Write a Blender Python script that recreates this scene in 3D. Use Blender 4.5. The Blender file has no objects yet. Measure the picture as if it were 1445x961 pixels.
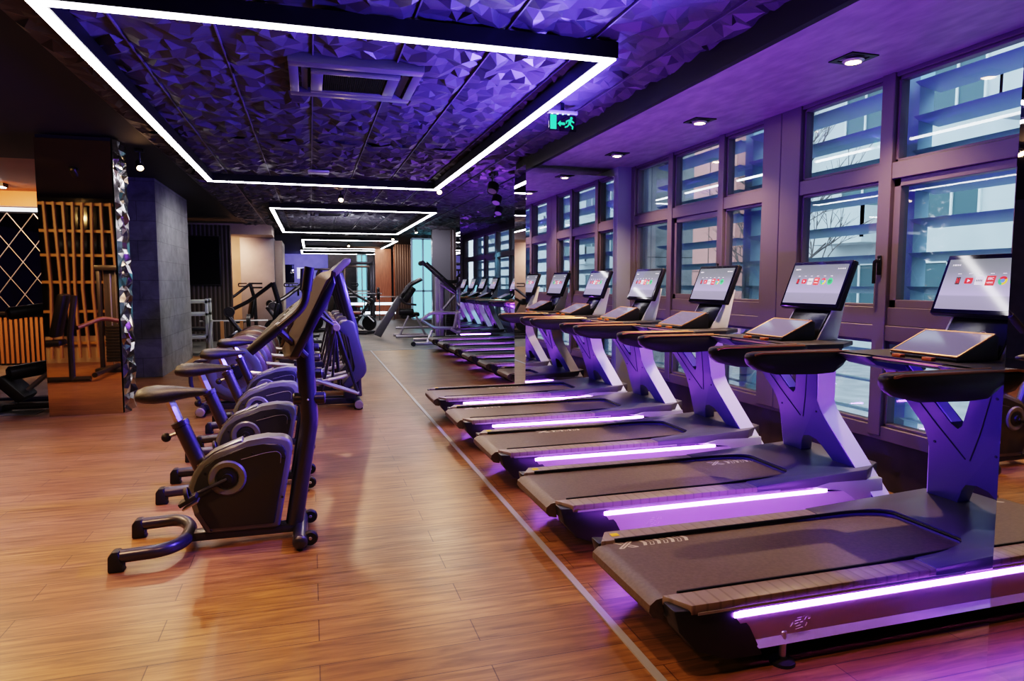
import bpy, bmesh, math, random
from mathutils import Vector, Matrix, Euler
PI = math.pi
rnd = random.Random(7)
C = bpy.context.scene.collection
sc = bpy.context.scene

# ------------------------------------------------------------------ materials
MATS = {}
def mat(name, col, rough=.5, metal=0, emit=None, es=0, spec=.5, coat=0):
    if name in MATS: return MATS[name]
    m = bpy.data.materials.new(name); m.use_nodes = True
    b = m.node_tree.nodes['Principled BSDF']
    b.inputs['Base Color'].default_value = (*col, 1)
    b.inputs['Roughness'].default_value = rough
    b.inputs['Metallic'].default_value = metal
    b.inputs['Specular IOR Level'].default_value = spec
    b.inputs['Coat Weight'].default_value = coat
    if emit:
        b.inputs['Emission Color'].default_value = (*emit, 1)
        b.inputs['Emission Strength'].default_value = es
    MATS[name] = m
    return m
def nodes(m): return m.node_tree.nodes, m.node_tree.links, m.node_tree.nodes['Principled BSDF']
def noisy(name, c1, c2, scale=8, rough=.5, metal=0, bump=0, stretch=(1,1,1), detail=4, spec=.5, rr=0):
    m = mat(name, c1, rough, metal, spec=spec); n, l, b = nodes(m)
    tc = n.new('ShaderNodeTexCoord'); mp = n.new('ShaderNodeMapping'); mp.inputs['Scale'].default_value = stretch
    t = n.new('ShaderNodeTexNoise'); t.inputs['Scale'].default_value = scale; t.inputs['Detail'].default_value = detail
    r = n.new('ShaderNodeValToRGB'); r.color_ramp.elements[0].color = (*c1,1); r.color_ramp.elements[1].color = (*c2,1)
    r.color_ramp.elements[0].position = .35; r.color_ramp.elements[1].position = .68
    l.new(tc.outputs['Object'], mp.inputs['Vector']); l.new(mp.outputs[0], t.inputs['Vector'])
    l.new(t.outputs['Fac'], r.inputs['Fac']); l.new(r.outputs['Color'], b.inputs['Base Color'])
    if bump:
        u = n.new('ShaderNodeBump'); u.inputs['Strength'].default_value = bump; u.inputs['Distance'].default_value = .01
        l.new(t.outputs['Fac'], u.inputs['Height']); l.new(u.outputs[0], b.inputs['Normal'])
    if rr:
        mr = n.new('ShaderNodeMapRange'); mr.inputs['To Min'].default_value = rough; mr.inputs['To Max'].default_value = rough+rr
        l.new(t.outputs['Fac'], mr.inputs['Value']); l.new(mr.outputs[0], b.inputs['Roughness'])
    return m
def ribbed(name, col, scale, axis='X', rough=.5, metal=0, strength=.6, dark=.45):
    # fine ribs or slats drawn by a wave along one axis
    m = mat(name, col, rough, metal); n, l, b = nodes(m)
    tc = n.new('ShaderNodeTexCoord'); w = n.new('ShaderNodeTexWave'); w.bands_direction = axis
    w.inputs['Scale'].default_value = scale
    u = n.new('ShaderNodeBump'); u.inputs['Strength'].default_value = strength; u.inputs['Distance'].default_value = .01
    r = n.new('ShaderNodeValToRGB'); r.color_ramp.elements[0].color = (*[c*dark for c in col],1); r.color_ramp.elements[1].color = (*col,1)
    r.color_ramp.elements[0].position = .02; r.color_ramp.elements[1].position = .14
    l.new(tc.outputs['Object'], w.inputs['Vector']); l.new(w.outputs['Fac'], u.inputs['Height'])
    l.new(w.outputs['Fac'], r.inputs['Fac']); l.new(r.outputs['Color'], b.inputs['Base Color']); l.new(u.outputs[0], b.inputs['Normal'])
    return m
def brickmat(name, c1, c2, mortar, bw, bh, msize, rough=.4, grain=None, rot=(0,0,0), offset=.5, bump=.3, metal=0, grainamt=.5, coord='Object', rr=.12):
    m = mat(name, c1, rough, metal); n, l, b = nodes(m)
    tc = n.new('ShaderNodeTexCoord'); mp = n.new('ShaderNodeMapping'); mp.inputs['Rotation'].default_value = rot
    br = n.new('ShaderNodeTexBrick'); br.offset = offset
    br.inputs['Color1'].default_value = (*c1,1); br.inputs['Color2'].default_value = (*c2,1); br.inputs['Mortar'].default_value = (*mortar,1)
    br.inputs['Scale'].default_value = 1; br.inputs['Brick Width'].default_value = bw; br.inputs['Row Height'].default_value = bh
    br.inputs['Mortar Size'].default_value = msize; br.inputs['Mortar Smooth'].default_value = .2
    l.new(tc.outputs[coord], mp.inputs['Vector']); l.new(mp.outputs[0], br.inputs['Vector'])
    col = br.outputs['Color']
    if grain:
        g = n.new('ShaderNodeMapping'); g.inputs['Scale'].default_value = grain
        t = n.new('ShaderNodeTexNoise'); t.inputs['Scale'].default_value = 2.2; t.inputs['Detail'].default_value = 7; t.inputs['Roughness'].default_value = .62
        t.inputs['Distortion'].default_value = .6
        l.new(mp.outputs[0], g.inputs['Vector']); l.new(g.outputs[0], t.inputs['Vector'])
        r = n.new('ShaderNodeValToRGB'); e = r.color_ramp.elements
        e[0].position = .3; e[0].color = (.22,.19,.17,1); e[1].position = .68; e[1].color = (1.25,1.2,1.15,1)
        l.new(t.outputs['Fac'], r.inputs['Fac'])
        mx = n.new('ShaderNodeMix'); mx.data_type = 'RGBA'; mx.blend_type = 'MULTIPLY'; mx.inputs['Factor'].default_value = grainamt
        l.new(col, mx.inputs['A']); l.new(r.outputs['Color'], mx.inputs['B']); col = mx.outputs['Result']
        mr = n.new('ShaderNodeMapRange'); mr.inputs['To Min'].default_value = rough+rr; mr.inputs['To Max'].default_value = rough
        l.new(t.outputs['Fac'], mr.inputs['Value']); l.new(mr.outputs[0], b.inputs['Roughness'])
    l.new(col, b.inputs['Base Color'])
    u = n.new('ShaderNodeBump'); u.inputs['Strength'].default_value = bump; u.inputs['Distance'].default_value = .004; u.invert = True
    l.new(br.outputs['Fac'], u.inputs['Height']); l.new(u.outputs[0], b.inputs['Normal'])
    return m
def emis(name, col, s):
    m = mat(name, (0,0,0), .5, emit=col, es=s); return m
def glass(name, tint=(1,1,1), refl=.12, rough=0):
    m = bpy.data.materials.new(name); m.use_nodes = True; n = m.node_tree.nodes; l = m.node_tree.links
    n.clear(); o = n.new('ShaderNodeOutputMaterial'); t = n.new('ShaderNodeBsdfTransparent'); g = n.new('ShaderNodeBsdfGlossy')
    t.inputs['Color'].default_value = (*tint,1); g.inputs['Roughness'].default_value = rough
    x = n.new('ShaderNodeMixShader'); lw = n.new('ShaderNodeLayerWeight'); lw.inputs['Blend'].default_value = .22
    mr = n.new('ShaderNodeMapRange'); mr.inputs['To Min'].default_value = refl*.35; mr.inputs['To Max'].default_value = min(1, refl*5)
    l.new(lw.outputs['Fresnel'], mr.inputs['Value']); l.new(mr.outputs[0], x.inputs['Fac'])
    l.new(t.outputs[0], x.inputs[1]); l.new(g.outputs[0], x.inputs[2]); l.new(x.outputs[0], o.inputs['Surface'])
    MATS[name] = m; return m

M = {}
M['wood'] = brickmat('oak floor planks', (.315,.165,.064), (.25,.125,.046), (.085,.042,.019), 1.3, .19, .0025, .27, grain=(1.2,14,1), grainamt=.8, bump=.25, rr=.16)
M['rubber_floor'] = noisy('grey rubber floor', (.075,.072,.068), (.13,.125,.115), 3, .45, bump=.1)
M['trim'] = mat('brushed steel', (.42,.42,.45), .35, .3)
M['facet'] = mat('black embossed ceiling', (.06,.055,.066), .46, .0, spec=.45)
M['blackpaint'] = mat('matt black paint', (.008,.007,.009), .6)
M['plaster'] = noisy('grey soffit plaster', (.21,.19,.22), (.30,.27,.31), 4, .55, bump=.08, stretch=(3,1,1))
M['seam_metal'] = mat('ceiling joint metal', (.16,.15,.18), .4, .4)
M['tile_ext'] = brickmat('grey stone cladding', (.36,.36,.37), (.32,.32,.33), (.12,.12,.12), .9, .62, .008, .6, grain=(2,2,2), rot=(PI/2,0,0), offset=0, bump=.2, grainamt=.4)
M['mirror'] = mat('mirror silver', (.86,.86,.88), .015, 1)
M['bronze_mirror'] = mat('bronze tinted mirror', (.62,.52,.38), .02, 1)
M['dark_mirror'] = mat('smoked mirror', (.30,.29,.30), .03, 1)
M['smoked_panel'] = mat('smoked panel', (.10,.098,.105), .22, .2)
M['chrome'] = mat('faceted chrome', (.42,.40,.42), .14, 1)
M['frame'] = mat('charcoal window frame', (.115,.095,.11), .42, .2)
M['louver'] = mat('slate blue louvre', (.30,.44,.54), .45, .2)
M['glass'] = glass('window glass', (.90,.97,.98), .10)
M['pier'] = mat('blue grey pier', (.22,.24,.30), .5)
M['darkwall'] = noisy('dark plinth', (.028,.022,.026), (.05,.04,.045), 5, .5)
M['tile'] = brickmat('slate wall tile', (.12,.123,.13), (.095,.098,.106), (.04,.04,.043), .62, .31, .004, .42, grain=(2,2,2), rot=(PI/2,0,0), bump=.3, grainamt=.6, coord='Object')
M['tile_side'] = brickmat('slate wall tile lit side', (.15,.153,.16), (.115,.118,.126), (.05,.05,.053), .62, .31, .004, .42, grain=(2,2,2), rot=(PI/2,0,PI/2), bump=.3, grainamt=.6, coord='Object')  # same tile in a lighter tone; light on this side is in the colour
M['led'] = emis('white led', (1,.96,1), 14)
M['purple'] = emis('violet led', (.40,.13,1.0), 34)
M['strip_black'] = mat('black aluminium profile', (.012,.012,.014), .4, .5)
M['belt'] = noisy('running belt rubber', (.105,.078,.064), (.14,.102,.082), 60, .45, bump=.1)
M['rail'] = ribbed('ribbed foot rail', (.27,.215,.20), 5.6, 'X', .42, 0, .10, .74)
M['hood'] = mat('dark grey plastic', (.10,.096,.108), .33)
M['hood_light'] = mat('light grey plastic', (.45,.46,.50), .35, .3)
M['skirt'] = mat('black plastic', (.014,.013,.017), .38)
M['panel'] = mat('pale side panel', (.66,.65,.72), .36, .25)
M['silver'] = mat('satin aluminium', (.62,.62,.67), .3, .75)
M['mast'] = mat('mast grey', (.085,.085,.11), .42, .1)
M['mast_side'] = mat('pale neck and lit mast side', (.88,.88,.92), .4, .1)  # light on the mast flanks put into this pale colour; neck cheeks share it
M['seam'] = mat('dark seam', (.01,.01,.012), .6)
M['grip'] = mat('handrail foam', (.018,.017,.020), .45)
M['gloss_black'] = mat('gloss black', (.008,.008,.010), .06, spec=.6)
M['orange'] = mat('orange tab', (.85,.22,.03), .4)
M['yellow'] = mat('yellow sticker', (.95,.55,.02), .4)
M['white'] = mat('white print', (.8,.8,.8), .5)
M['printed'] = mat('belt print', (.62,.57,.50), .5)
M['copper_lit_edge'] = mat('copper and warm lit edge', (.50,.26,.12), .3, .5)  # warm light on console edges painted as colour; also colours the barbell stand
M['bike_shell'] = mat('bike shell graphite', (.034,.036,.036), .45)
M['bike_band'] = mat('bike band grey', (.17,.185,.18), .36, .2)
M['bike_tube'] = mat('dark metallic paint', (.075,.072,.085), .3, .55)
M['bike_silver'] = mat('seatpost steel', (.48,.48,.5), .28, .9)
M['saddle'] = noisy('saddle vinyl', (.024,.025,.025), (.034,.035,.034), 90, .5, bump=.15)
M['console'] = mat('console grey', (.19,.17,.15), .35, .1)
M['rubber'] = mat('rubber black', (.015,.015,.016), .55)
M['ell_cover'] = mat('elliptical cover', (.12,.12,.16), .33, .3)
M['disc'] = mat('flywheel cover', (.17,.125,.10), .35, .2)
M['endcap'] = mat('beige end cap', (.35,.29,.22), .45)
M['steel_frame'] = mat('pale frame', (.42,.45,.42), .4, .2)
M['dark_frame'] = mat('machine frame dark', (.065,.06,.065), .35, .5)
M['lilac_frame'] = mat('machine frame light', (.42,.39,.45), .32, .5)
M['vinyl'] = mat('black vinyl pad', (.014,.013,.013), .42)
M['plate'] = mat('cast plate', (.03,.028,.03), .4, .3)
M['slat'] = mat('slat timber', (.26,.13,.055), .45)
M['slat_gold'] = mat('slat golden timber', (.42,.24,.09), .45)
M['dark_slat'] = ribbed('dark slat', (.055,.04,.038), 3.1, 'X', .5, 0, .9, .15)
M['dark_slat_y'] = ribbed('dark slat y', (.055,.04,.038), 3.1, 'Y', .5, 0, .9, .15)
M['redwood'] = noisy('red timber panel', (.17,.06,.03), (.27,.10,.05), 3, .4, stretch=(9,9,.8))
M['beige'] = noisy('beige plaster', (.42,.33,.27), (.50,.40,.33), 2, .6)
M['greyplaster'] = noisy('grey plaster', (.20,.185,.21), (.26,.24,.265), 2, .6)
M['lamp_warm'] = emis('warm bulb', (1,.62,.32), 30)
M['lamp_body'] = mat('spot body', (.012,.012,.013), .4)
M['bldg'] = noisy('white render facade', (.46,.49,.50), (.54,.57,.58), .6, .8)
M['bldg2'] = noisy('pink render facade', (.62,.30,.26), (.70,.35,.30), .6, .8)
M['bwin'] = mat('facade glass', (.05,.10,.12), .5)
M['bframe'] = mat('facade frame', (.62,.66,.66), .6)
M['bark'] = mat('bark', (.12,.10,.09), .8)
M['concrete'] = noisy('concrete', (.25,.25,.26), (.36,.36,.37), 2, .8)
M['orangewall'] = noisy('warm bulkhead', (.30,.12,.05), (.36,.15,.07), 1, .5)

# ------------------------------------------------------------------ mesh builder
class MB:
    def __init__(s, o=(0,0,0)): s.bm = bmesh.new(); s.o = Vector(o); s.mi = 0
    def add(s, vs, fs):
        v = [s.bm.verts.new(Vector(p)-s.o) for p in vs]; out = []
        for f in fs:
            try:
                q = s.bm.faces.new([v[i] for i in f]); q.material_index = s.mi; out.append(q)
            except ValueError: pass
        return v, out
    def bevel(s, vs, fs, w, seg=2):
        es = {e for f in fs for e in f.edges}
        r = bmesh.ops.bevel(s.bm, geom=list(es), offset=w, segments=seg, affect='EDGES', profile=.5, clamp_overlap=True)
        for f in r['faces']: f.material_index = s.mi
    def box(s, x0, x1, y0, y1, z0, z1, bev=0, M4=None, seg=2):
        ps = [Vector((x,y,z)) for x in (x0,x1) for y in (y0,y1) for z in (z0,z1)]
        if M4: ps = [M4 @ p for p in ps]
        v, f = s.add(ps, [(0,1,3,2),(4,6,7,5),(0,4,5,1),(2,3,7,6),(0,2,6,4),(1,5,7,3)])
        if bev: s.bevel(v, f, bev, seg)
        return s
    def cbox(s, c, d, rot=(0,0,0), bev=0, seg=2):
        m = Matrix.Translation(c) @ Euler(rot).to_matrix().to_4x4()
        return s.box(-d[0]/2,d[0]/2,-d[1]/2,d[1]/2,-d[2]/2,d[2]/2, bev, m, seg)
    def prism(s, pts, plane, a, b, bev=0, fn=None, seg=2):
        # pts 2-D outline; plane 'xz' extrudes along y, 'yz' along x, 'xy' along z
        def P(p, t):
            q = {'xz':(p[0],t,p[1]), 'yz':(t,p[0],p[1]), 'xy':(p[0],p[1],t)}[plane]
            return fn(q) if fn else q
        n = len(pts); vs = [P(p,a) for p in pts]+[P(p,b) for p in pts]
        v, f = s.add(vs, [tuple(range(n)), tuple(range(2*n-1,n-1,-1))]+[(i,(i+1)%n,n+(i+1)%n,n+i) for i in range(n)])
        if bev: s.bevel(v, f, bev, seg)
        return s
    def poly(s, pts): s.add(pts, [tuple(range(len(pts)))]); return s
    def tube(s, path, r, n=10, fillet=0, k=5, cap=True, closed=False, flat=1):
        P = [Vector(p) for p in path]
        if fillet and len(P) > 2:
            Q = [P[0]]
            for i in range(1, len(P)-1):
                a, b, c = P[i-1], P[i], P[i+1]
                d = min(fillet, (a-b).length*.49, (c-b).length*.49)
                p0 = b+(a-b).normalized()*d; p1 = b+(c-b).normalized()*d
                for j in range(k+1):
                    t = j/k; Q.append(p0*(1-t)**2+b*2*t*(1-t)+p1*t*t)
            Q.append(P[-1]); P = Q
        m = len(P); rs = r if isinstance(r, (list,tuple)) else [r]*m
        if len(rs) != m: rs = [rs[0]+(rs[-1]-rs[0])*i/(m-1) for i in range(m)]
        rings = []; up = None
        for i, p in enumerate(P):
            t = ((P[i+1] if i+1 < m else p)-(P[i-1] if i else p)).normalized()
            if up is None: up = Vector((0,0,1)) if abs(t.z) < .95 else Vector((0,1,0))
            x = t.cross(up); 
            if x.length < 1e-4: x = t.orthogonal()
            x.normalize(); y = x.cross(t); up = y
            rings.append([p+(x*math.cos(2*PI*j/n)+y*math.sin(2*PI*j/n)*flat)*rs[i] for j in range(n)])
        s.loft(rings, cap); return s
    def loft(s, rings, cap=True):
        n = len(rings[0]); vs = [p for r in rings for p in r]; fs = []
        for i in range(len(rings)-1):
            for j in range(n):
                fs.append((i*n+j, i*n+(j+1)%n, (i+1)*n+(j+1)%n, (i+1)*n+j))
        if cap: fs += [tuple(range(n-1,-1,-1)), tuple(range((len(rings)-1)*n, len(rings)*n))]
        s.add(vs, fs); return s
    def lathe(s, prof, c, axis=(0,0,1), n=24):
        q = Vector((0,0,1)).rotation_difference(Vector(axis).normalized()); c = Vector(c)
        rings = [[c+q@Vector((r*math.cos(2*PI*j/n), r*math.sin(2*PI*j/n), h)) for j in range(n)] for r, h in prof]
        s.loft(rings, True); return s
    def cyl(s, c, axis, r, h, n=20, ch=.004):
        ch = min(ch, r*.4, h*.4)
        return s.lathe([(r-ch,-h/2),(r,-h/2+ch),(r,h/2-ch),(r-ch,h/2)], c, axis, n)
    def ell(s, c, rad, rot=(0,0,0), n=16):
        m = Euler(rot).to_matrix(); c = Vector(c); rings = []
        for i in range(1, n//2):
            a = PI*i/(n//2)
            rings.append([c+m@Vector((rad[0]*math.sin(a)*math.cos(2*PI*j/n), rad[1]*math.sin(a)*math.sin(2*PI*j/n), -rad[2]*math.cos(a))) for j in range(n)])
        s.loft(rings, True); return s
    def text(s, txt, size, M4, depth=.001, align='CENTER'):
        cu = bpy.data.curves.new('t', 'FONT'); cu.body = txt; cu.size = size; cu.align_x = align; cu.align_y = 'CENTER'; cu.extrude = depth
        ob = bpy.data.objects.new('t', cu); C.objects.link(ob); bpy.context.view_layer.update()
        me = bpy.data.meshes.new_from_object(ob.evaluated_get(bpy.context.evaluated_depsgraph_get()))
        bpy.data.objects.remove(ob); bpy.data.curves.remove(cu)
        k = len(s.bm.verts); nf = len(s.bm.faces); s.bm.from_mesh(me); bpy.data.meshes.remove(me)
        s.bm.verts.ensure_lookup_table(); s.bm.faces.ensure_lookup_table()
        for v in s.bm.verts[k:]: v.co = (M4 @ v.co)-s.o
        for f in s.bm.faces[nf:]: f.material_index = s.mi
        return s
    def build(s, name, m, parent=None, smooth=32, norm=True):
        me = bpy.data.meshes.new(name)
        if norm: bmesh.ops.recalc_face_normals(s.bm, faces=s.bm.faces)
        s.bm.to_mesh(me); s.bm.free()
        for q in (m if isinstance(m, (list,tuple)) else [m]): me.materials.append(M[q] if isinstance(q, str) else q)
        if smooth:
            me.shade_smooth(); me.set_sharp_from_angle(angle=math.radians(smooth))
        o = bpy.data.objects.new(name, me); C.objects.link(o)
        if parent: o.parent = parent
        else: o.location = s.o
        return o
def tag(o, label=None, cat=None, group=None, kind=None):
    if label: o['label'] = label
    if cat: o['category'] = cat
    if group: o['group'] = group
    if kind: o['kind'] = kind
    return o
def thing(name, label, cat, loc=(0,0,0), rz=0, group=None):
    o = bpy.data.objects.new(name, None); C.objects.link(o); o.empty_display_size = .1
    o.location = loc; o.rotation_euler = (0,0,rz); return tag(o, label, cat, group)
def copy_tree(o, parent=None):
    c = o.copy(); C.objects.link(c)
    if parent: c.parent = parent
    for ch in o.children: copy_tree(ch, c)
    return c
def struct(mb, name, m, **k): return tag(mb.build(name, m, **k), kind='structure')
def mirrored(pts): return pts+[(-a,b) for a, b in reversed(pts)]
def lamp(name, kind, loc, energy, col, size=.05, target=None, spot=None, blend=.6, parent=None):
    l = bpy.data.lights.new(name, kind); l.energy = energy; l.color = col
    if kind != 'SUN': l.shadow_soft_size = size
    if spot: l.spot_size = math.radians(spot); l.spot_blend = blend
    o = bpy.data.objects.new(name, l); C.objects.link(o); o.location = loc
    if target is not None: o.rotation_euler = (Vector(target)-Vector(loc)).to_track_quat('-Z','Y').to_euler()
    if parent: o.parent = parent
    return o

# ------------------------------------------------------------------ setting
from mathutils import Matrix as _M
rot_front = tuple(_M(((1,0,0),(0,0,1),(0,-1,0))).to_euler('XYZ'))
rot_side = tuple(_M(((0,1,0),(0,0,1),(1,0,0))).to_euler('XYZ'))
for k, r in (('tile', rot_front), ('tile_side', rot_side)):
    for nd in M[k].node_tree.nodes:
        if nd.type == 'MAPPING' and tuple(nd.inputs['Scale'].default_value) == (1,1,1): nd.inputs['Rotation'].default_value = r
CZ = 3.15
M['lamp_off'] = mat('unlit lens', (.30,.28,.30), .2)
struct(MB().box(-8.5,4.2,-3,8.9,-.12,0).box(-8.5,5.15,8.9,15.3,-.12,0), 'floor', 'wood', smooth=0)
struct(MB().box(-8.5,5.15,15.3,42,-.12,0), 'floor', 'rubber_floor', smooth=0)
struct(MB().box(-8.5,-3.05,8.9,15.3,0,.006), 'floor', 'rubber_floor', smooth=0)
struct(MB().prism([(1.215,-2),(1.25,-2),(1.275,15.28),(5.0,15.48),(5.0,15.53),(1.24,15.33)],'xy',0,.007), 'trim_1', 'trim', smooth=0)

def facets(x0, x1, y0, y1, cell=.086, tile=.60):
    r = random.Random(3); mb = MB()
    nx = round((x1-x0)/cell); ny = round((y1-y0)/cell); vs = []; fs = []
    per = round(tile/cell)
    for j in range(ny+1):
        for i in range(nx+1):
            edge = i % per == 0
            jx = 0 if edge else r.uniform(-.032,.032)
            z = CZ-.002 if edge else CZ-r.choice((.0,.008,.022,.040,.048))
            vs.append((x0+i*cell+jx, y0+j*cell+r.uniform(-.032,.032), z))
    for j in range(ny):
        for i in range(nx):
            a = j*(nx+1)+i; b = a+1; c = a+nx+1; d = c+1
            fs += [(a,c,b),(b,c,d)] if r.random() < .5 else [(a,d,b),(a,c,d)]
    mb.add(vs, fs); return mb
struct(facets(-1.75,2.75,-1,8.25), 'ceiling', 'facet', smooth=0, norm=False)
struct(facets(-1.75,5.0,8.25,24), 'ceiling', 'facet', smooth=0, norm=False)
struct(MB().box(-8.5,-1.75,-3,10.6,CZ,CZ+.1).box(-1.75,4.17,-3,8.9,CZ+.02,CZ+.12).box(-1.75,5.15,8.9,24,CZ+.02,CZ+.12).box(-3.4,-1.75,10.6,24,CZ,CZ+.1).box(-8.5,5.15,24,42,CZ,CZ+.1).box(-8.5,-3.4,15,24,CZ,CZ+.1).box(2.75,4.17,-3,-1,CZ-.1,CZ), 'ceiling', 'blackpaint', smooth=0)
struct(MB().box(-8.5,-3.4,10.6,15,CZ,CZ+.1), 'ceiling', 'orangewall', smooth=0)
m = MB()
for k in range(1,13):
    x = -1.75+.602*k
    if x < 2.7: m.box(x-.005,x+.005,-1,8.25,CZ-.022,CZ)
    if x < 4.9: m.box(x-.005,x+.005,8.25,24,CZ-.022,CZ)
struct(m, 'trim_5', 'seam_metal', smooth=0)
SZ = 2.96   # lower soffit over the windows, with a black fascia
struct(MB().box(2.752,4.17,-3,8.9,SZ,CZ+.02), 'ceiling', 'plaster', smooth=0)
struct(MB().box(2.70,2.752,-3,8.9,SZ-.004,CZ+.02), 'trim_2', 'blackpaint', smooth=0)
for y in range(2): pass
# walls
W = 4.0
struct(MB().box(W-.02,W+.22,1.0,8.9,0,.37), 'wall_right', 'darkwall', smooth=0)
struct(MB().box(3.735,W+.16,7.9,8.44,0,SZ), 'wall_right', 'pier', smooth=0)
struct(MB().box(2.52,4.2,-3,-2.6,0,SZ).box(4.0,4.2,-3,1.0,0,SZ), 'wall_right', 'darkwall', smooth=0)
struct(MB().box(-8.5,5.15,-3.2,-3,0,CZ), 'wall_front', 'darkwall', smooth=0)
struct(MB().box(-8.7,-8.5,-3,42,0,CZ), 'wall_left', 'darkwall', smooth=0)
struct(MB().box(5.0,5.15,8.9,9.2,0,CZ).box(5.0,5.15,15.7,42,0,CZ).box(5.0,5.15,9.2,15.7,0,.37).box(5.0,5.15,9.2,15.7,2.96,CZ), 'wall_right', 'darkwall', smooth=0)
struct(MB().box(3.735,5.15,8.45,8.9,-1,3.6), 'wall_right', 'tile_ext', smooth=0)

# windows of the front bay: frame, panes, handles
def window(name, x, ys, wide, handles, sash):
    # ys: mullion centres from near to far, wide: half widths
    f = MB((x,(ys[0]+ys[-1])/2,0)); y0 = ys[0]-wide[0]; y1 = ys[-1]+wide[-1]
    for z0, z1, d in ((.37,.47,.10),(1.09,1.20,.10),(1.20,1.33,.07),(2.23,2.345,.10),(2.93,2.96,.09)):
        f.box(x-d/2-.02,x+d/2,y0,y1,z0,z1,.004,seg=1)
    for y, w in zip(ys, wide): f.box(x-.08,x+.05,y-w,y+w,.40,2.96,.004,seg=1)
    for i in range(len(ys)-1):           # inner beads round each light
        a = ys[i]+wide[i]; b = ys[i+1]-wide[i+1]
        for z0, z1 in ((.47,1.09),(1.33,2.23),(2.345,2.93)):
            w = .055 if (i in sash and z0 == 1.33) else .022
            for q in ((a,a+w,z0,z1),(b-w,b,z0,z1),(a,b,z0,z0+w),(a,b,z1-w,z1)): f.box(x-.045,x+.03,*q,.003,seg=1)
    fr = struct(f, name, 'frame')
    for i in range(len(ys)-1):
        a = ys[i]+wide[i]; b = ys[i+1]-wide[i+1]
        for z0, z1 in ((.47,1.09),(1.33,2.23),(2.345,2.93)):
            MB(f.o).box(x-.004,x+.004,a,b,z0,z1).build('glass_pane', 'glass', fr, smooth=0)
    for y in handles:
        h = MB(f.o).box(x-.10,x-.085,y-.016,y+.016,1.56,1.70,.005)
        h.tube([(x-.10,y,1.66),(x-.135,y,1.66),(x-.135,y,1.50)],.012,8,fillet=.02).build('window_handle', 'gloss_black', fr)
    return fr
window('window_1', W, [1.95,2.90,3.925,4.93], [.2,.055,.055,.12], [3.925], {1})
window('window_2', W, [4.93+.245,5.945,6.935,7.86], [.12,.045,.05,.05], [5.945], {1})
window('window_3', 5.07, [9.25,10.6,11.95,13.3,14.65,15.65], [.06]*6, [11.95], {2})

# louvre screen outside, one unit between every two posts
def louvres(x, y0, y1, label, z0=.35, z1=3.25):
    t = thing('louvre_screen', label, 'louvre', (x,y0,z0), 0, 'steel louvres outside the windows')
    MB((x,y0,z0)).box(x-.07,x+.07,y0-.065,y0+.065,-.2,z1,.006).build('post', 'louver', t)
    n = int((z1-z0)/.25); 
    for i in range(n):
        z = z0+.1+i*.25
        b = MB((x,y0,z0)); b.prism([(-.125,-.010),(-.08,-.020),(.12,.002),(.125,.010),(0,.016)],'xz',y0+.07,y1-.07)
        for v in b.bm.verts:
            p = v.co+b.o; q = Matrix.Rotation(math.radians(17),3,'Y') @ Vector((p.x,0,p.z)); v.co = Vector((x+q.x,p.y,z+q.z))-b.o
        b.build('louvre_blade', 'louver', t, smooth=50)
    return t
LX = W+.42
for y0, y1, l in ((.3,2.2,'steel louvre unit outside the near end of the window row'),(2.2,4.13,'steel louvre unit outside the window behind the nearest treadmill screen'),
                  (4.13,6.1,'steel louvre unit outside the middle panes of the window row'),(6.1,8.0,'steel louvre unit outside the window panes next to the blue pier')):
    louvres(LX, y0, y1, l)
louvres(5.5, 9.3, 11.6, 'steel louvre unit outside the second window row, near half')
louvres(5.5, 11.6, 14.3, 'steel louvre unit outside the second window row, middle')

# mirrors that close the treadmill bays
def mirror_partition(label, x0, x1, y0, y1, z1, fz, front=True):
    t = thing('mirror_partition', label, 'mirror', ((x0+x1)/2,(y0+y1)/2,0))
    o = ((x0+x1)/2,(y0+y1)/2,0)
    MB(o).box(x0+.008,x1-.008,y0+.008,y1-.008,0,fz-.002).build('core', 'blackpaint', t, smooth=0)
    MB(o).box(x0,x0+.007,y0+.002,y1-.002,.0,z1-.001).build('side_mirror', 'mirror', t, smooth=0)
    if front: MB(o).box(x0+.003,x1,y0,y0+.007,.0,fz).build('front_mirror', 'mirror', t, smooth=0)
    else: MB(o).box(x0+.003,x1,y1-.007,y1,.0,fz).build('front_mirror', 'mirror', t, smooth=0)
    return t
mirror_partition('tall mirror partition standing at the far end of the front treadmill row', 2.54, 3.73, 7.965, 8.44, 2.94, 2.845)
mirror_partition('mirror-clad partition at the right edge beside the nearest treadmill', 2.50, 4.2, .6, 1.90, 2.95, 2.94, front=False)
mirror_partition('distant mirror partition at the end of the second treadmill row', 3.42, 5.0, 15.85, 16.3, 3.13, 3.12)

# mirror column with a faceted chrome flank
t = thing('mirror_column', 'bronze mirror column with a faceted chrome flank standing on the left', 'column', (-2.48,9,0))
o = (-2.48,9,0)
MB(o).box(-2.85,-2.12,8.73,9.28,0,3.13).build('core', 'blackpaint', t, smooth=0)
MB(o).box(-2.86,-2.115,8.715,8.725,0,3.09).build('mirror_panel', 'bronze_mirror', t, smooth=0)
r = random.Random(11); vs = []; fs = []; ny, nz = 6, 44
for j in range(nz+1):
    for i in range(ny+1):
        e = i in (0, ny)
        vs.append((-2.10+(0 if e else r.choice((-.008,.012,.025,.036))), 8.72+.57*i/ny+(0 if e else r.uniform(-.028,.028)), 3.12*j/nz+(0 if j in (0,nz) else r.uniform(-.022,.022))))
for j in range(nz):
    for i in range(ny):
        a = j*(ny+1)+i; b = a+1; c = a+ny+1; d = c+1
        fs += [(a,b,d),(a,d,c)] if r.random() < .5 else [(a,b,c),(b,d,c)]
mb = MB(o); mb.add(vs, fs); mb.build('faceted_panel', 'chrome', t, smooth=0, norm=False)
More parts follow.
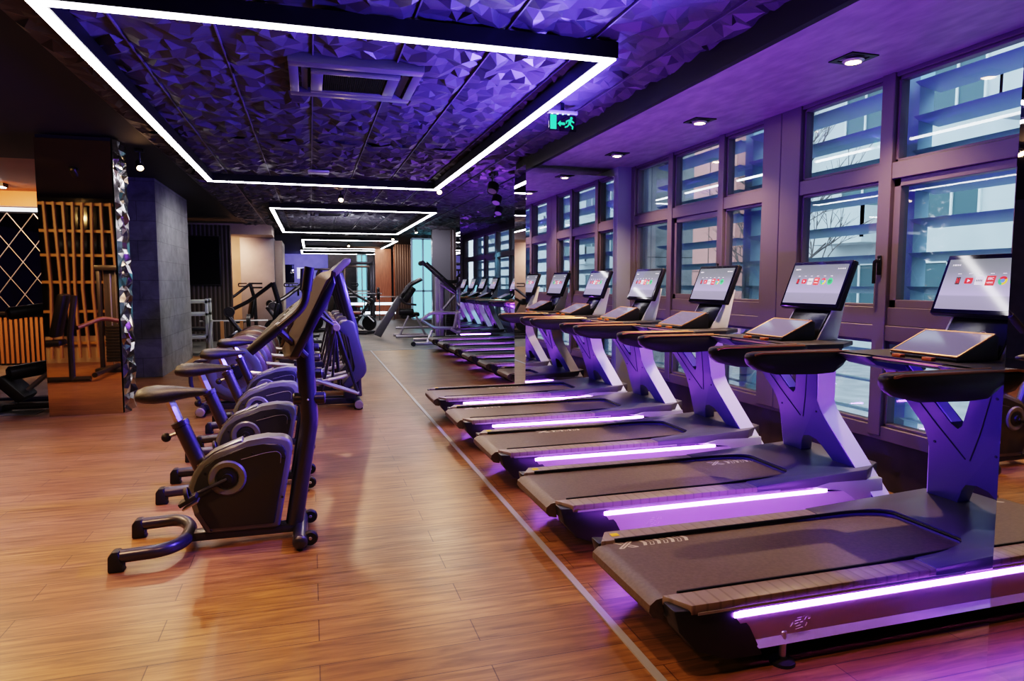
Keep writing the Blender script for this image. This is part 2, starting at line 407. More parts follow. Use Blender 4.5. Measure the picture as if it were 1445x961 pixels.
t = thing('tiled_column', 'broad slate grey tiled column behind the mirror column', 'column', (-2.9,13.4,0))
o = (-2.9,13.4,0)
MB((0,0,0)).box(-3.6,-2.315,11.97,14.89,0,CZ)
a = MB(o); a.box(-3.6,-2.32,11.97,12.02,0,CZ); a.build('front_tiles', 'tile', t, smooth=0)
a = MB(o); a.box(-2.38,-2.315,11.972,14.89,0,CZ); a.build('side_tiles', 'tile_side', t, smooth=0)
MB(o).box(-3.58,-2.39,12.03,14.88,0,CZ).build('core', 'blackpaint', t, smooth=0)

# rectangular LED pendants under the ceiling
def pendant(x0, x1, y0, y1, zb, label, w=.075, h=.11):
    c = ((x0+x1)/2,(y0+y1)/2,zb); t = thing('rectangular_pendant', label, 'light', c, 0, 'rectangular LED frames under the ceiling')
    def ring(mb, a, z0, z1):
        mb.box(x0-a,x1+a,y0-a,y0+a,z0,z1).box(x0-a,x1+a,y1-a,y1+a,z0,z1).box(x0-a,x0+a,y0+a,y1-a,z0,z1).box(x1-a,x1+a,y0+a,y1-a,z0,z1)
        return mb
    ring(MB(c), w/2+.008, zb+.004, zb+h).build('housing', 'strip_black', t, smooth=0)
    ring(MB(c), w/2-.004, zb-.006, zb+.004).build('led_diffuser', 'led', t, smooth=0)
    m = MB(c)
    for x in (x0, x1):
        for y in (y0+.4, (y0+y1)/2, y1-.4): m.cyl((x,y,(zb+h+CZ)/2),(0,0,1),.012,CZ-zb-h+.02,8)
    m.build('hanger', 'strip_black', t)
pendant(-1.38,1.97,4.33,10.95,3.0,'nearest and largest white LED rectangle under the ceiling')
pendant(-.71,2.58,14.5,21.1,3.0,'second white LED rectangle from the camera, further down the hall')
pendant(-.22,3.0,24.6,30.4,3.0,'third white LED rectangle from the camera')
pendant(-.35,3.2,32.3,36.0,3.0,'fourth and farthest white LED rectangle, near the back wall')

# ceiling cassettes
def cassette(x0, x1, y0, y1, label):
    c = ((x0+x1)/2,(y0+y1)/2,CZ-.05); t = thing('ceiling_air_conditioner', label, 'air conditioner', c)
    mb = MB(c); w = .12
    for q in ((x0,x1,y0,y0+w),(x0,x1,y1-w,y1),(x0,x0+.07,y0+w,y1-w),(x1-.07,x1,y0+w,y1-w)): mb.box(*q,CZ-.075,CZ,.006)
    mb.build('frame', 'hood', t)
    a, b, d, e = x0+.16, x1-.16, y0+.16, y1-.16
    mb = MB(c)
    for q in ((a,b,d,d+.07),(a,b,e-.07,e),(a,a+.09,d+.07,e-.07),(b-.09,b,d+.07,e-.07)): mb.box(*q,CZ-.085,CZ-.03,.004)
    mb.build('centre_panel', 'hood', t)
    MB(c).box(x0+.03,x1-.03,y0+.03,y1-.03,CZ-.03,CZ-.02).build('cavity', 'blackpaint', t, smooth=0)
    g = MB(c); n = 30
    for i in range(n):
        x = a+.10+(b-a-.2)*(i+.5)/n; g.box(x-.003,x+.003,d+.07,e-.07,CZ-.075,CZ-.05)
    g.build('grille', 'strip_black', t, smooth=0)
    for x in (x0+.115, x1-.115): MB(c).cbox((x,(y0+y1)/2,CZ-.055),(.05,y1-y0-.35,.006),(0,.5,0)).build('louvre_flap', 'hood', t, smooth=0)
cassette(-.12,.86,5.2,6.12,'black ceiling cassette air conditioner inside the nearest LED rectangle')
cassette(-.03,.94,15.7,16.8,'small distant ceiling cassette inside the second LED rectangle')
t = thing('ceiling_sensor', 'small pale flat sensor on the ceiling by the far LED edge', 'sensor', (.15,10.3,CZ-.04))
MB((.15,10.3,CZ-.04)).box(.0,.3,10.2,10.4,CZ-.07,CZ-.03,.02).build('housing', 'hood_light', t)

# green exit sign
t = thing('exit_sign', 'green running man exit sign hanging from the ceiling', 'sign', (2.2,5.86,2.92)); o = (2.2,5.86,2.92)
x0, x1, z0, z1, y = 2.085, 2.345, 2.87, 3.02, 5.86
MB(o).box(x0-.01,x1+.01,y-.02,y+.03,z1,z1+.03,.005).build('housing', 'hood_light', t)
MB(o).box(2.2,2.23,y-.005,y+.01,z1+.03,CZ).build('hanger', 'strip_black', t)
p = MB(o).box(x0,x1,y-.004,y+.004,z0,z1).build('panel', glass('exit acrylic',(.62,.60,.70),.12), t, smooth=0)
EG = emis('exit green',(.01,.62,.22),1.5)
m = MB(o)
for k in range(4): m.box(x0+.02+k*.052,x0+.034+k*.052,y-.012,y-.006,z1-.006,z1+.002)
m.build('lamp_dots', emis('exit dots',(.5,1,.75),3), t, smooth=0)
ye = y-.006
def flat(mb, pts, d=.002): return mb.prism(pts,'xz',ye-d,ye)
g = MB(o); cx = x0+.20; cz = (z0+z1)/2
g.cyl((cx+.012,ye-.001,cz+.042),(0,1,0),.012,.002,12,.0003)
flat(g,[(cx-.012,cz+.03),(cx+.012,cz+.03),(cx+.008,cz-.012),(cx-.016,cz-.012)])
flat(g,[(cx-.010,cz-.010),(cx+.006,cz-.010),(cx+.032,cz-.03),(cx+.028,cz-.055),(cx+.018,cz-.054),(cx+.02,cz-.034)])
flat(g,[(cx-.016,cz-.012),(cx-.002,cz-.012),(cx-.022,cz-.036),(cx-.048,cz-.045),(cx-.05,cz-.036),(cx-.03,cz-.028)])
flat(g,[(cx+.012,cz+.028),(cx+.04,cz+.008),(cx+.036,cz),(cx+.01,cz+.012)])
flat(g,[(cx-.012,cz+.028),(cx-.038,cz+.018),(cx-.04,cz-.006),(cx-.031,cz-.006),(cx-.03,cz+.01),(cx-.012,cz+.014)])
g.build('running_man', EG, t)
g = MB(o); flat(g,[(x0+.012,z0+.015),(x0+.068,z0+.015),(x0+.068,z1-.012),(x0+.012,z1-.012)]); g.build('door_symbol', EG, t, smooth=0)
g = MB(o); ax = x0+.118
flat(g,[(ax-.036,cz-.01),(ax-.010,cz+.016),(ax-.010,cz),(ax+.032,cz),(ax+.032,cz-.02),(ax-.010,cz-.02),(ax-.010,cz-.036)])
g.build('arrow', EG, t)

# square downlights in the soffit
for i, (x, y) in enumerate(((3.42,3.72),(3.39,5.49),(3.36,7.14))):
    n = ('nearest','middle','farthest')[i]
    t = thing('soffit_downlight', f'{n} of the three warm square downlights in the purple soffit', 'light', (x,y,SZ), 0, 'square downlights in the soffit'); o = (x,y,SZ)
    b = MB(o); s = .105
    for q in ((x-s,x+s,y-s,y-s+.035),(x-s,x+s,y+s-.035,y+s),(x-s,x-s+.035,y-s+.035,y+s-.035),(x+s-.035,x+s,y-s+.035,y+s-.035)): b.box(*q,SZ-.008,SZ+.002)
    b.build('bezel', 'strip_black', t, smooth=0)
    MB(o).lathe([(.062,-.012),(.068,-.018),(.05,-.03),(.045,-.012)],(x,y,SZ),(0,0,1),20).build('gimbal', 'silver', t)
    MB(o).lathe([(.001,-.034),(.03,-.032),(.044,-.022),(.044,-.016)],(x,y,SZ),(0,0,1),18).build('bulb', 'lamp_warm', t)
    lamp('downlight_lamp','SPOT',(0,0,-.045),130,(1,.66,.40),.03,(0,0,-1),110,.8,parent=t)

def track_spot(pos, aim, label, zt=CZ-.04, r=.045, power=40, spot=80, col=(1,.66,.40), bulb='lamp_warm'):
    p = Vector(pos); d = (Vector(aim)-p).normalized()
    t = thing('ceiling_spotlight', label, 'spotlight', pos, 0, 'black ceiling spotlights')
    MB(pos).lathe([(r*.7,-.12),(r,-.10),(r,.02),(r*.9,.03),(r*.8,.022)],pos,d,16).build('lamp_head', 'lamp_body', t)
    MB(pos).lathe([(.001,.012),(r*.78,.016),(r*.78,.024),(.001,.028)],pos,d,14).build('bulb', bulb, t)
    MB(pos).tube([p-d*.05,(p.x,p.y,p.z+.05),(p.x,p.y,zt+.03)],.012,8).box(p.x-.05,p.x+.05,p.y-.03,p.y+.03,zt,zt+.035).build('bracket', 'lamp_body', t)
    if power: lamp('spot_lamp','SPOT',d*.04,power,col,.03,d*2,spot,.7,parent=t)
track_spot((.55,12.4,2.97),(.3,9,0.5),'warm ceiling spotlight in the middle beyond the nearest LED rectangle',power=60)
track_spot((2.02,10.9,2.97),(1.6,7,0),'warm ceiling spotlight at the far right corner of the nearest LED rectangle',power=60)
track_spot((-3.2,6.2,3.06),(-2.8,3,0),'warm spotlight on the left whose beam falls by the mirror column',power=60)
track_spot((-1.98,9.45,2.93),(-1,6,0),'warm spotlight just right of the chrome column flank',power=50)
track_spot((2.62,22.5,2.95),(2.5,20,0),'warm spotlight in front of the red timber panel',power=40)
track_spot((2.9,19.3,2.95),(3.3,18,0),'small warm spotlight over the cable machine',power=40)
track_spot((1.45,27,2.95),(1.2,24,0),'tiny warm spotlight beyond the second LED rectangle',power=40)
t = thing('track_rail', 'black ceiling track carrying three spotlights above the second treadmill row', 'track', (3,12,3.09))
MB((3,12,3.09)).tube([(2.55,9.6,3.09),(3.75,13.6,3.09)],.018,6).build('rail', 'lamp_body', t)
for q, l in (((2.66,10.0,2.9),'first black spotlight on the ceiling track near the tall mirror'),((3.1,11.4,2.9),'second black spotlight on the ceiling track near the tall mirror'),((3.55,12.9,2.88),'third black spotlight on the ceiling track near the tall mirror')):
    track_spot(q,(q[0]-.5,q[1]-.6,1.6),l,r=.085,power=0,bulb='lamp_off')
# ------------------------------------------------------------------ treadmills
TO = (2.3,0,0)
def T(): return MB(TO)
def build_treadmill():
    t = thing('treadmill', 'x', 'treadmill', (2.3,2.535,0), 0, 'treadmills in rows by the windows')
    # body under the belt
    prof = [(1.275,.262),(1.30,.20),(1.38,.13),(1.52,.075),(1.62,.06),(3.35,.06),(3.46,.10),(3.46,.24),(1.29,.27)]
    T().prism(prof,'xz',-.352,.352,.012).build('lower_body', 'skirt', t)
    for s in (-1,1):
        # rear end cap of each side
        T().prism([(1.262,.288),(1.285,.20),(1.36,.115),(1.50,.06),(1.66,.055),(1.57,.235),(1.53,.262)],'xz',s*.30,s*.392,.01).build('rear_cap', 'skirt', t)
        # foot rail with ribs
        T().prism([(1.27,s*.285),(1.335,s*.395),(2.66,s*.395),(2.66,s*.285)],'xy',.262,.302,.006).build('foot_rail', 'rail', t)
        T().box(1.36,2.66,s*.3965,s*.4,.262,.272).build('rail_edge', 'hood_light', t, smooth=0)
        # violet light bar and the tilted metal panel under it
        T().box(1.52,3.0,s*.385,s*.40,.228,.248,.003).build('light_bar', 'purple', t, smooth=0)
        m = T(); y0, y1 = s*.372, s*.352
        m.prism([(1.53,.226),(3.28,.226),(3.22,.118),(1.61,.118)],'xz',0,.012, fn=lambda q: (q[0], s*(.396-(.226-q[2])*.15)-s*q[1], q[2]))
        m.prism([(1.61,.118),(3.22,.118),(3.20,.088),(1.635,.088)],'xz',0,.012, fn=lambda q: (q[0], s*(.380+(.118-q[2])*.55)-s*q[1], q[2]))
        p = m.build('side_panel', 'panel', t, smooth=20)
        if s < 0:
            e = T(); R0 = Matrix.Translation((1.83,-.3895,.168)) @ Matrix.Rotation(PI/2,4,'X')
            for p0, p1 in (((-.012,.022),(-.004,.044)),((-.022,.018),(.004,.020)),((.014,.022),(.020,.026)),((-.034,.004),(.0,.008)),((.024,.004),(.038,.026)),((-.060,-.022),(-.046,-.002)),((-.036,-.010),(-.014,-.006)),((-.004,-.006),(.012,-.004)),((-.028,-.024),(.0,-.020)),((-.030,-.038),(.014,-.032)),((.002,-.030),(.016,-.036)),((.028,-.030),(.038,-.014)),((.044,.006),(.058,.008)),((.044,.016),(.058,.018))):
                e.tube([R0@Vector((p0[0]*.8,p0[1]*.8,0)),R0@Vector((p1[0]*.8,p1[1]*.8,0))],.0013,5)
            e.build('star_emblem', 'white', p, smooth=0)
        # hood light cheek and adjustable feet
        T().prism([(2.85,.262),(3.02,.285),(3.42,.285),(3.44,.12),(3.30,.10),(3.12,.235)],'xz',s*.36,s*.398,.008).build('front_cheek', 'hood_light', t)
        for x in (1.76,3.2):
            f = T().cyl((x,s*.375,.075),(0,0,1),.014,.12,12).build('levelling_foot', 'silver', t)
            T().lathe([(.016,.03),(.02,.02),(.048,.012),(.05,0)],(x,s*.375,0),(0,0,1),20).build('foot_pad', 'rubber', f)
    # belt wrapped round the rear roller
    b = [(1.30,.288),(1.252,.282),(1.225,.262),(1.222,.235),(1.24,.21),(1.285,.20),(1.285,.26),(2.95,.26),(2.95,.288)]
    m = T().prism(b,'xz',-.277,.277,0)
    m.build('running_belt', 'belt', t, smooth=40)
    # motor hood with a rounded opening over the belt
    n = 10; arc = [(2.62+.26*math.sin(PI/2*i/n), .277-.10+.10*math.cos(PI/2*i/n)) for i in range(n+1)]
    out = [(2.50,.397),(3.30,.397),(3.47,.30),(3.47,-.30),(3.30,-.397),(2.50,-.397),(2.50,-.279)]+[(a,-c) for a, c in arc]+[(a,c) for a, c in reversed(arc)]+[(2.50,.279)]
    T().prism(out,'xy',.262,.306,.006, fn=lambda q: (q[0],q[1],q[2]+(max(0,q[0]-2.5)*.05 if q[2] > .27 else 0))).build('motor_hood', 'hood', t, smooth=40)
    lip = [(2.30,.283,.303)]+[(a,c,.309) for a, c in arc]+[(a,-c,.309) for a, c in reversed(arc)]+[(2.30,-.283,.303)]
    T().tube([(1.34,.283,.300)]+lip+[(1.34,-.283,.300)],.0085,6).build('hood_lip', 'strip_black', t)
    T().box(1.345,1.385,.325,.36,.302,.3035).build('warning_sticker', 'yellow', t, smooth=0)
    # X shaped mast, tilted so that its top leans to the runner
    def lean(q):
        z = q[2]; k = (3.37-(z-.1)*.464) if z < .75 else (3.0685-(z-.75)*.46)
        return (k+q[0], q[1], z)
    half = [(0,.775),(.035,.80),(.20,1.10),(.375,1.10),(.225,.80),(.20,.76),(.197,.70),(.215,.64),(.44,.08),(.315,.08),(.095,.43),(.065,.475),(0,.49)]
    outl = [half[0]]+half[1:-1]+[half[-1]]+[(-a,b) for a, b in reversed(half[1:-1])]
    outl.reverse()
    # split the outline at the bend so the lean stays crisp
    m = T(); m.prism(outl,'yz',0,.085,.007,fn=lean)
    mast = m.build('mast', 'mast', t, smooth=40)
    for s in (-1,1):
        path = [(.375,1.10),(.225,.80),(.20,.76),(.197,.70),(.215,.64),(.44,.08)]
        v = []; f = []
        for y, z in path:
            for dx in (.006,.135): v.append(lean((dx,s*(y+.007),z)))
        for i in range(len(path)-1): f.append((2*i,2*i+1,2*i+3,2*i+2))
        k = len(v)
        for y, z in path:
            for dx in (.006,.135): v.append(lean((dx,s*(y-.006),z)))
        for i in range(len(path)-1): f.append((k+2*i,k+2*i+2,k+2*i+3,k+2*i+1))
        f += [(0,2,k+2,k),(1,k+1,k+3,3)]
        for i in range(len(path)-1): f += [(2*i,2*i+2,k+2*i+2,k+2*i),(2*i+1,k+2*i+1,k+2*i+3,2*i+3)]
        e = 2*(len(path)-1); f += [(0,k,k+1,1),(e,e+1,k+e+1,k+e)]
        m = T(); m.add(v,f); m.build('mast_flank', 'mast_side', mast, smooth=50)
        inn = [(.04,.81),(.19,1.08)]; v = []
        for y, z in inn:
            for dx in (.012,.075): v.append(lean((dx,s*y,z)))
        for y, z in inn:
            for dx in (.012,.075): v.append(lean((dx,s*(y-.008),z+.004)))
        m = T(); m.add(v,[(0,1,3,2),(4,6,7,5),(0,2,6,4),(1,5,7,3),(0,4,5,1),(2,3,7,6)]); m.build('mast_inner_flank', 'mast_side', mast, smooth=0)  # pale slab paints the light caught by the arm's inner edge
        m = T(); m.tube([lean((-.001,s*.29,1.085)),lean((-.001,s*.115,.78)),lean((-.001,s*.012,.62))],.0035,6); m.build('mast_seam', 'seam', mast)
        for y, z in ((.26,.98),(.165,.68)): T().cyl(lean((-.001,s*y,z)),(1,0,0),.007,.006,10,.001).build('mast_screw', 'seam', mast)
    # arm brackets, tray and handrails
    for s in (-1,1):
        T().prism([(2.66,1.135),(3.08,1.135),(3.06,1.05),(2.90,1.05),(2.74,1.085)],'xz',s*.20,s*.40,.008).build('arm_bracket', 'mast', t)
        # hand rail: boat shaped prow
        ring = []
        for x, zt, zb, w in ((2.135,1.130,1.115,.018),(2.145,1.14,1.085,.030),(2.19,1.145,1.055,.038),(2.30,1.145,1.03,.042),(2.55,1.145,1.022,.042),(2.66,1.145,1.028,.042),(2.72,1.142,1.065,.040),(2.76,1.14,1.11,.035)):
            zc = (zt+zb)/2; h = (zt-zb)/2
            ring.append([(x, s*.43+w*sx, zc+h*sz) for sx, sz in ((-1,-.35),(-.55,-1),(.55,-1),(1,-.35),(1,.55),(.72,1),(-.72,1),(-1,.55))])
        m = T(); m.loft(ring); h = m.build('handrail', 'grip', t, smooth=55)
        m = T(); m.tube([(2.16,s*.43+.034,1.135),(2.2,s*.43+.036,1.142),(2.74,s*.43+.036,1.142)],.006,6); m.tube([(2.16,s*.43-.034,1.135),(2.2,s*.43-.036,1.142),(2.74,s*.43-.036,1.142)],.006,6); m.build('rail_lit_edge', 'copper_lit_edge', h)  # thin tubes paint the warm light along the handrail edges
    T().prism([(2.66,-.43),(2.70,-.40),(2.72,0),(2.70,.40),(2.66,.43),(3.05,.43),(3.26,.28),(3.26,-.28),(3.05,-.43)],'xy',1.112,1.142,.008).build('console_tray', 'grip', t)
    T().tube([(2.665,-.425,1.128),(2.705,-.40,1.128),(2.725,0,1.128),(2.705,.40,1.128),(2.665,.425,1.128)],.008,6).build('tray_lit_edge', 'copper_lit_edge', t)  # tube paints the warm light along the tray edge
    for y in (-.085,.085): T().box(2.735,2.765,y-.026,y+.026,1.142,1.158,.003).build('stop_key', 'orange', t)
    T().box(2.69,2.70,-.27,-.20,1.10,1.125,.002).build('safety_key', 'orange', t)
    # tilted tablet
    tb = T().prism([(2.80,1.142),(2.80,1.158),(3.03,1.262),(3.05,1.255),(3.05,1.142)],'xz',-.185,.185,.006).build('tablet', 'skirt', t)
    a = math.atan2(1.262-1.158,.23); R0 = Matrix.Translation((2.915,0,1.2145)) @ Matrix.Rotation(-a,4,'Y')
    rim = T()
    for q in ((-.125,-.112,-.187,.187),(.112,.125,-.187,.187),(-.112,.112,-.187,-.175),(-.112,.112,.175,.187)): rim.box(*q,-.004,.004,.002,R0,1)
    rim.build('tablet_rim', 'copper_lit_edge', tb)  # rim colour carries the warm light on the tablet edge
    T().box(-.112,.112,-.175,.175,-.003,.0025,0,R0).build('tablet_glass', 'tabletglass', tb, smooth=0)
    # neck under the display
    nk = T().prism([(3.06,1.14),(3.20,1.14),(3.27,1.42),(3.235,1.42)],'xz',-.165,.165,.01).build('display_neck', 'gloss_neck', t)
    for s in (-1,1): T().prism([(3.075,1.14),(3.23,1.14),(3.295,1.45),(3.255,1.45)],'xz',s*.166,s*.18,.004).build('neck_cheek', 'mast_side', nk)
    lg = T(); ax = Vector((-.135/.28*.0+3.128,0.0,1.262)); Rn = Matrix.Translation((3.1165,-.045,1.25)) @ Matrix.Rotation(math.radians(-58),4,'Y')
    lg = T()
    for k in range(16):
        a0, a1 = 2*PI*k/16, 2*PI*(k+1)/16
        lg.tube([Rn@Vector((.020*math.cos(a0),.020*math.sin(a0),0)),Rn@Vector((.020*math.cos(a1),.020*math.sin(a1),0))],.0014,4)
    for p, q in (((.012,.004),(-.002,-.006)),((-.002,-.006),(.002,.006)),((.002,.006),(-.012,-.004))): lg.tube([Rn@Vector((p[0],p[1],0)),Rn@Vector((q[0],q[1],0))],.0014,4)
    lg.build('round_emblem', 'white', nk, smooth=0)
    # display, leaning back
    R1 = Matrix.Translation((3.215,0,1.487)) @ Matrix.Rotation(math.radians(21),4,'Y')
    d = T().box(-.022,.022,-.272,.272,-.166,.166,.012,R1,3).build('display', 'skirt', t)
    T().box(-.026,-.021,-.266,.266,-.160,.160,.004,R1,1).build('display_bezel', 'gloss_black', d)
    T().box(-.0275,-.0255,-.248,.248,-.136,.136,0,R1).build('display_screen', 'screen', d, smooth=0)
    # app icons: the screen faces -x, so its left is +y
    def S(u, v, k=0): return R1 @ Vector((-.0278-k*.0004,-u,v))
    def plate(u, v, w, h, rr, k=0):
        pts = []
        for cx, cy, a0 in ((w-rr,h-rr,0),(-w+rr,h-rr,90),(-w+rr,-h+rr,180),(w-rr,-h+rr,270)):
            for i in range(4): a = math.radians(a0+30*i); pts.append(S(u+cx+rr*math.cos(a), v+cy+rr*math.sin(a), k))
        return pts
    def ic(polys, m): 
        q = T()
        for p in polys: q.poly(p)
        q.build('app_icon', m, d, smooth=0, norm=False)
    def circ(u, v, r, k=0, a0=0, a1=360, ri=0):
        n = 20; o_ = [S(u+r*math.cos(math.radians(a0+(a1-a0)*i/n)), v+r*math.sin(math.radians(a0+(a1-a0)*i/n)), k) for i in range(n+1 if ri else n)]
        if ri: o_ += [S(u+ri*math.cos(math.radians(a0+(a1-a0)*i/n)), v+ri*math.sin(math.radians(a0+(a1-a0)*i/n)), k) for i in range(n,-1,-1)]
        return o_
    v = .018; us = (-.165,-.105,-.048,.010,.072,.132)
    ic([plate(us[0],v,.012,.020,.002)],'i_dark')
    u = us[0]; ic([[S(u-.008,v-.014,2),S(u-.004,v-.014,2),S(u-.004,v+.014,2),S(u-.008,v+.014,2)],[S(u+.004,v-.014,2),S(u+.008,v-.014,2),S(u+.008,v+.014,2),S(u+.004,v+.014,2)],[S(u-.008,v+.014,3),S(u-.003,v+.014,3),S(u+.008,v-.014,3),S(u+.003,v-.014,3)]],'i_red')
    u = us[1]; ic([plate(u,v,.022,.016,.006)],'i_red'); ic([[S(u-.006,v-.008,2),S(u+.009,v,2),S(u-.006,v+.008,2)]],'i_white')
    u = us[2]; ic([plate(u,v,.022,.022,.003)],'i_white')
    u = us[3]; ic([plate(u,v,.024,.026,.003)],'i_red2')
    u = us[4]
    ic([circ(u,v,.023,0,30,150,.011)],'i_red'); ic([circ(u,v,.023,0,150,270,.011)],'i_green'); ic([circ(u,v,.023,0,270,390,.011)],'i_yellow'); ic([circ(u,v,.0095,2)],'i_blue')
    u = us[5]; ic([circ(u,v,.024)],'i_green')
    ic([circ(u-.001,v-.022,.032-.008*k,3,58,122,.028-.008*k) for k in range(0,1)]+[circ(u-.001,v-.022,.024,3,58,122,.0205),circ(u-.001,v-.022,.017,3,58,122,.0142)],'i_dark')
    mb = T(); Rt = lambda u, v, k=0: Matrix.Translation(S(u,v,2)) @ R1.to_3x3().to_4x4() @ Matrix(((0,0,-1,0),(-1,0,0,0),(0,1,0,0),(0,0,0,1)))
    rect = lambda m_, a, b, c, d_, k=2: m_.poly([S(a,c,k),S(b,c,k),S(b,d_,k),S(a,d_,k)])
    for k in range(4): rect(mb, us[2]-.017+k*.009, us[2]-.0105+k*.009, v-.005, v+.006)
    mb.build('app_mark', 'i_grey', d, smooth=0)
    mb = T()
    mb.text('BBC',.017,Rt(us[3],v+.010),.0003); mb.text('NEWS',.012,Rt(us[3],v-.011),.0003)
    for k, w in enumerate((.006,.009,.007,.006,.008)): rect(mb, -.222+k*.0095, -.222+k*.0095+w*.9, .100, .108)
    for k in range(5): mb.poly(circ(.17+.014*k,.105,.004,2))
    for q in us: mb.text('app',.008,Rt(q,v+.038),.0003) if False else mb.poly([S(q-.010,v+.036,2),S(q+.010,v+.036,2),S(q+.010,v+.039,2),S(q-.010,v+.039,2)])
    mb.build('screen_lettering', 'i_white', d, smooth=0)
    return t
MATS_extra = dict(tabletglass=mat('tablet glass',(.10,.09,.13),.08,emit=(.30,.27,.45),es=.25), gloss_neck=mat('gloss neck black',(.010,.010,.012),.22))
M.update(MATS_extra)
ms = mat('display picture',(.02,.02,.025),.07); n_, l_, b_ = nodes(ms)
tc = n_.new('ShaderNodeTexCoord'); sx = n_.new('ShaderNodeSeparateXYZ'); rp = n_.new('ShaderNodeValToRGB')
mr = n_.new('ShaderNodeMapRange'); mr.inputs['From Min'].default_value = 1.38; mr.inputs['From Max'].default_value = 1.63
l_.new(tc.outputs['Object'], sx.inputs[0]); l_.new(sx.outputs['Z'], mr.inputs['Value']); l_.new(mr.outputs[0], rp.inputs['Fac'])
e = rp.color_ramp.elements; e[0].position = .0; e[0].color = (.28,.25,.36,1); e[1].position = 1; e[1].color = (.16,.17,.18,1)
for p, c in ((.22,(.30,.27,.40)),(.25,(.42,.36,.62)),(.5,(.34,.31,.46)),(.72,(.22,.22,.26))): q = e.new(p); q.color = (*c,1)
l_.new(rp.outputs['Color'], b_.inputs['Emission Color']); b_.inputs['Emission Strength'].default_value = .75
M['screen'] = ms
for k, c in dict(i_red=(.75,.03,.03),i_red2=(.80,.05,.04),i_white=(.80,.80,.78),i_grey=(.20,.20,.22),i_dark=(.02,.02,.02),i_green=(.05,.55,.16),i_yellow=(.85,.60,.05),i_blue=(.10,.25,.75)).items():
    M[k] = mat('icon '+k[2:], c, .5, emit=c, es=.5)

def belt_print(t, x, y):
    # X emblem and a row of chevrons printed on the belt
    z = .2886; m = T(); w = .032
    def seg(p, q, r=.0045):
        d = Vector((q[0]-p[0],q[1]-p[1],0)); n_ = Vector((-d.y,d.x,0)).normalized()*r
        a, b = Vector((p[0],p[1],z)), Vector((q[0],q[1],z)); m.poly([a-n_,b-n_,b+n_,a+n_])
    for p, q in (((0,-.035),(.075,.035)),((.02,-.035),(.095,.035)),((0,.035),(.03,.008)),((.03,.035),(.045,.02)),((.095,-.035),(.062,-.006)),((.065,-.035),(.048,-.02)),((0,-.035),(.02,-.035)),((.075,.035),(.095,.035)),((0,.035),(.03,.035)),((.065,-.035),(.095,-.035))):
        seg((x+p[0],y+p[1]),(x+q[0],y+q[1]))
    for k in range(7):
        c = x+.125+k*.036; full = k % 2 == 0
        pts = [(c,y-.03),(c+.018,y-.03),(c+.030,y+.002),(c+.018,y+.03),(c,y+.03),(c+.012,y+.002)]
        if full: m.poly([Vector((a,b,z)) for a, b in pts])
        else:
            for i in range(6): seg(pts[i],pts[(i+1)%6],.0022)
    m.build('belt_print', 'printed', t, smooth=0, norm=False)
proto = build_treadmill()
PITCH = 1.195
rows = [(0, 2.535+PITCH*k, l) for k, l in enumerate(('nearest treadmill in the front row, partly cut off by the mirror at right','second treadmill in the front row, next to the nearest one','third treadmill in the front row, in the middle of five','fourth treadmill in the front row, one before the tall mirror','fifth treadmill in the front row, up against the tall mirror'))]
rows += [(1.30, 8.98+1.185*k, l) for k, l in enumerate(('first treadmill of the set-back second row, just past the tall mirror','second treadmill of the set-back row beyond the tall mirror','third treadmill of the set-back row beyond the tall mirror','fourth treadmill of the set-back row beyond the tall mirror','fifth treadmill of the set-back row beyond the tall mirror','last treadmill of the set-back row, beside the chest machine'))]
prints = [(1.33,.245),(2.55,.185),(1.75,.245),(1.40,.245),(1.95,.245),None,None,None,None,None,None]
for i, (dx, y, l) in enumerate(rows):
    t = proto if i == 0 else copy_tree(proto)
    t.location = (2.3+dx,y,0); t['label'] = l
for t_, (i, p) in zip([o for o in list(C.objects) if o.get('category') == 'treadmill'], enumerate(prints)):
    if p: belt_print(t_, *p)
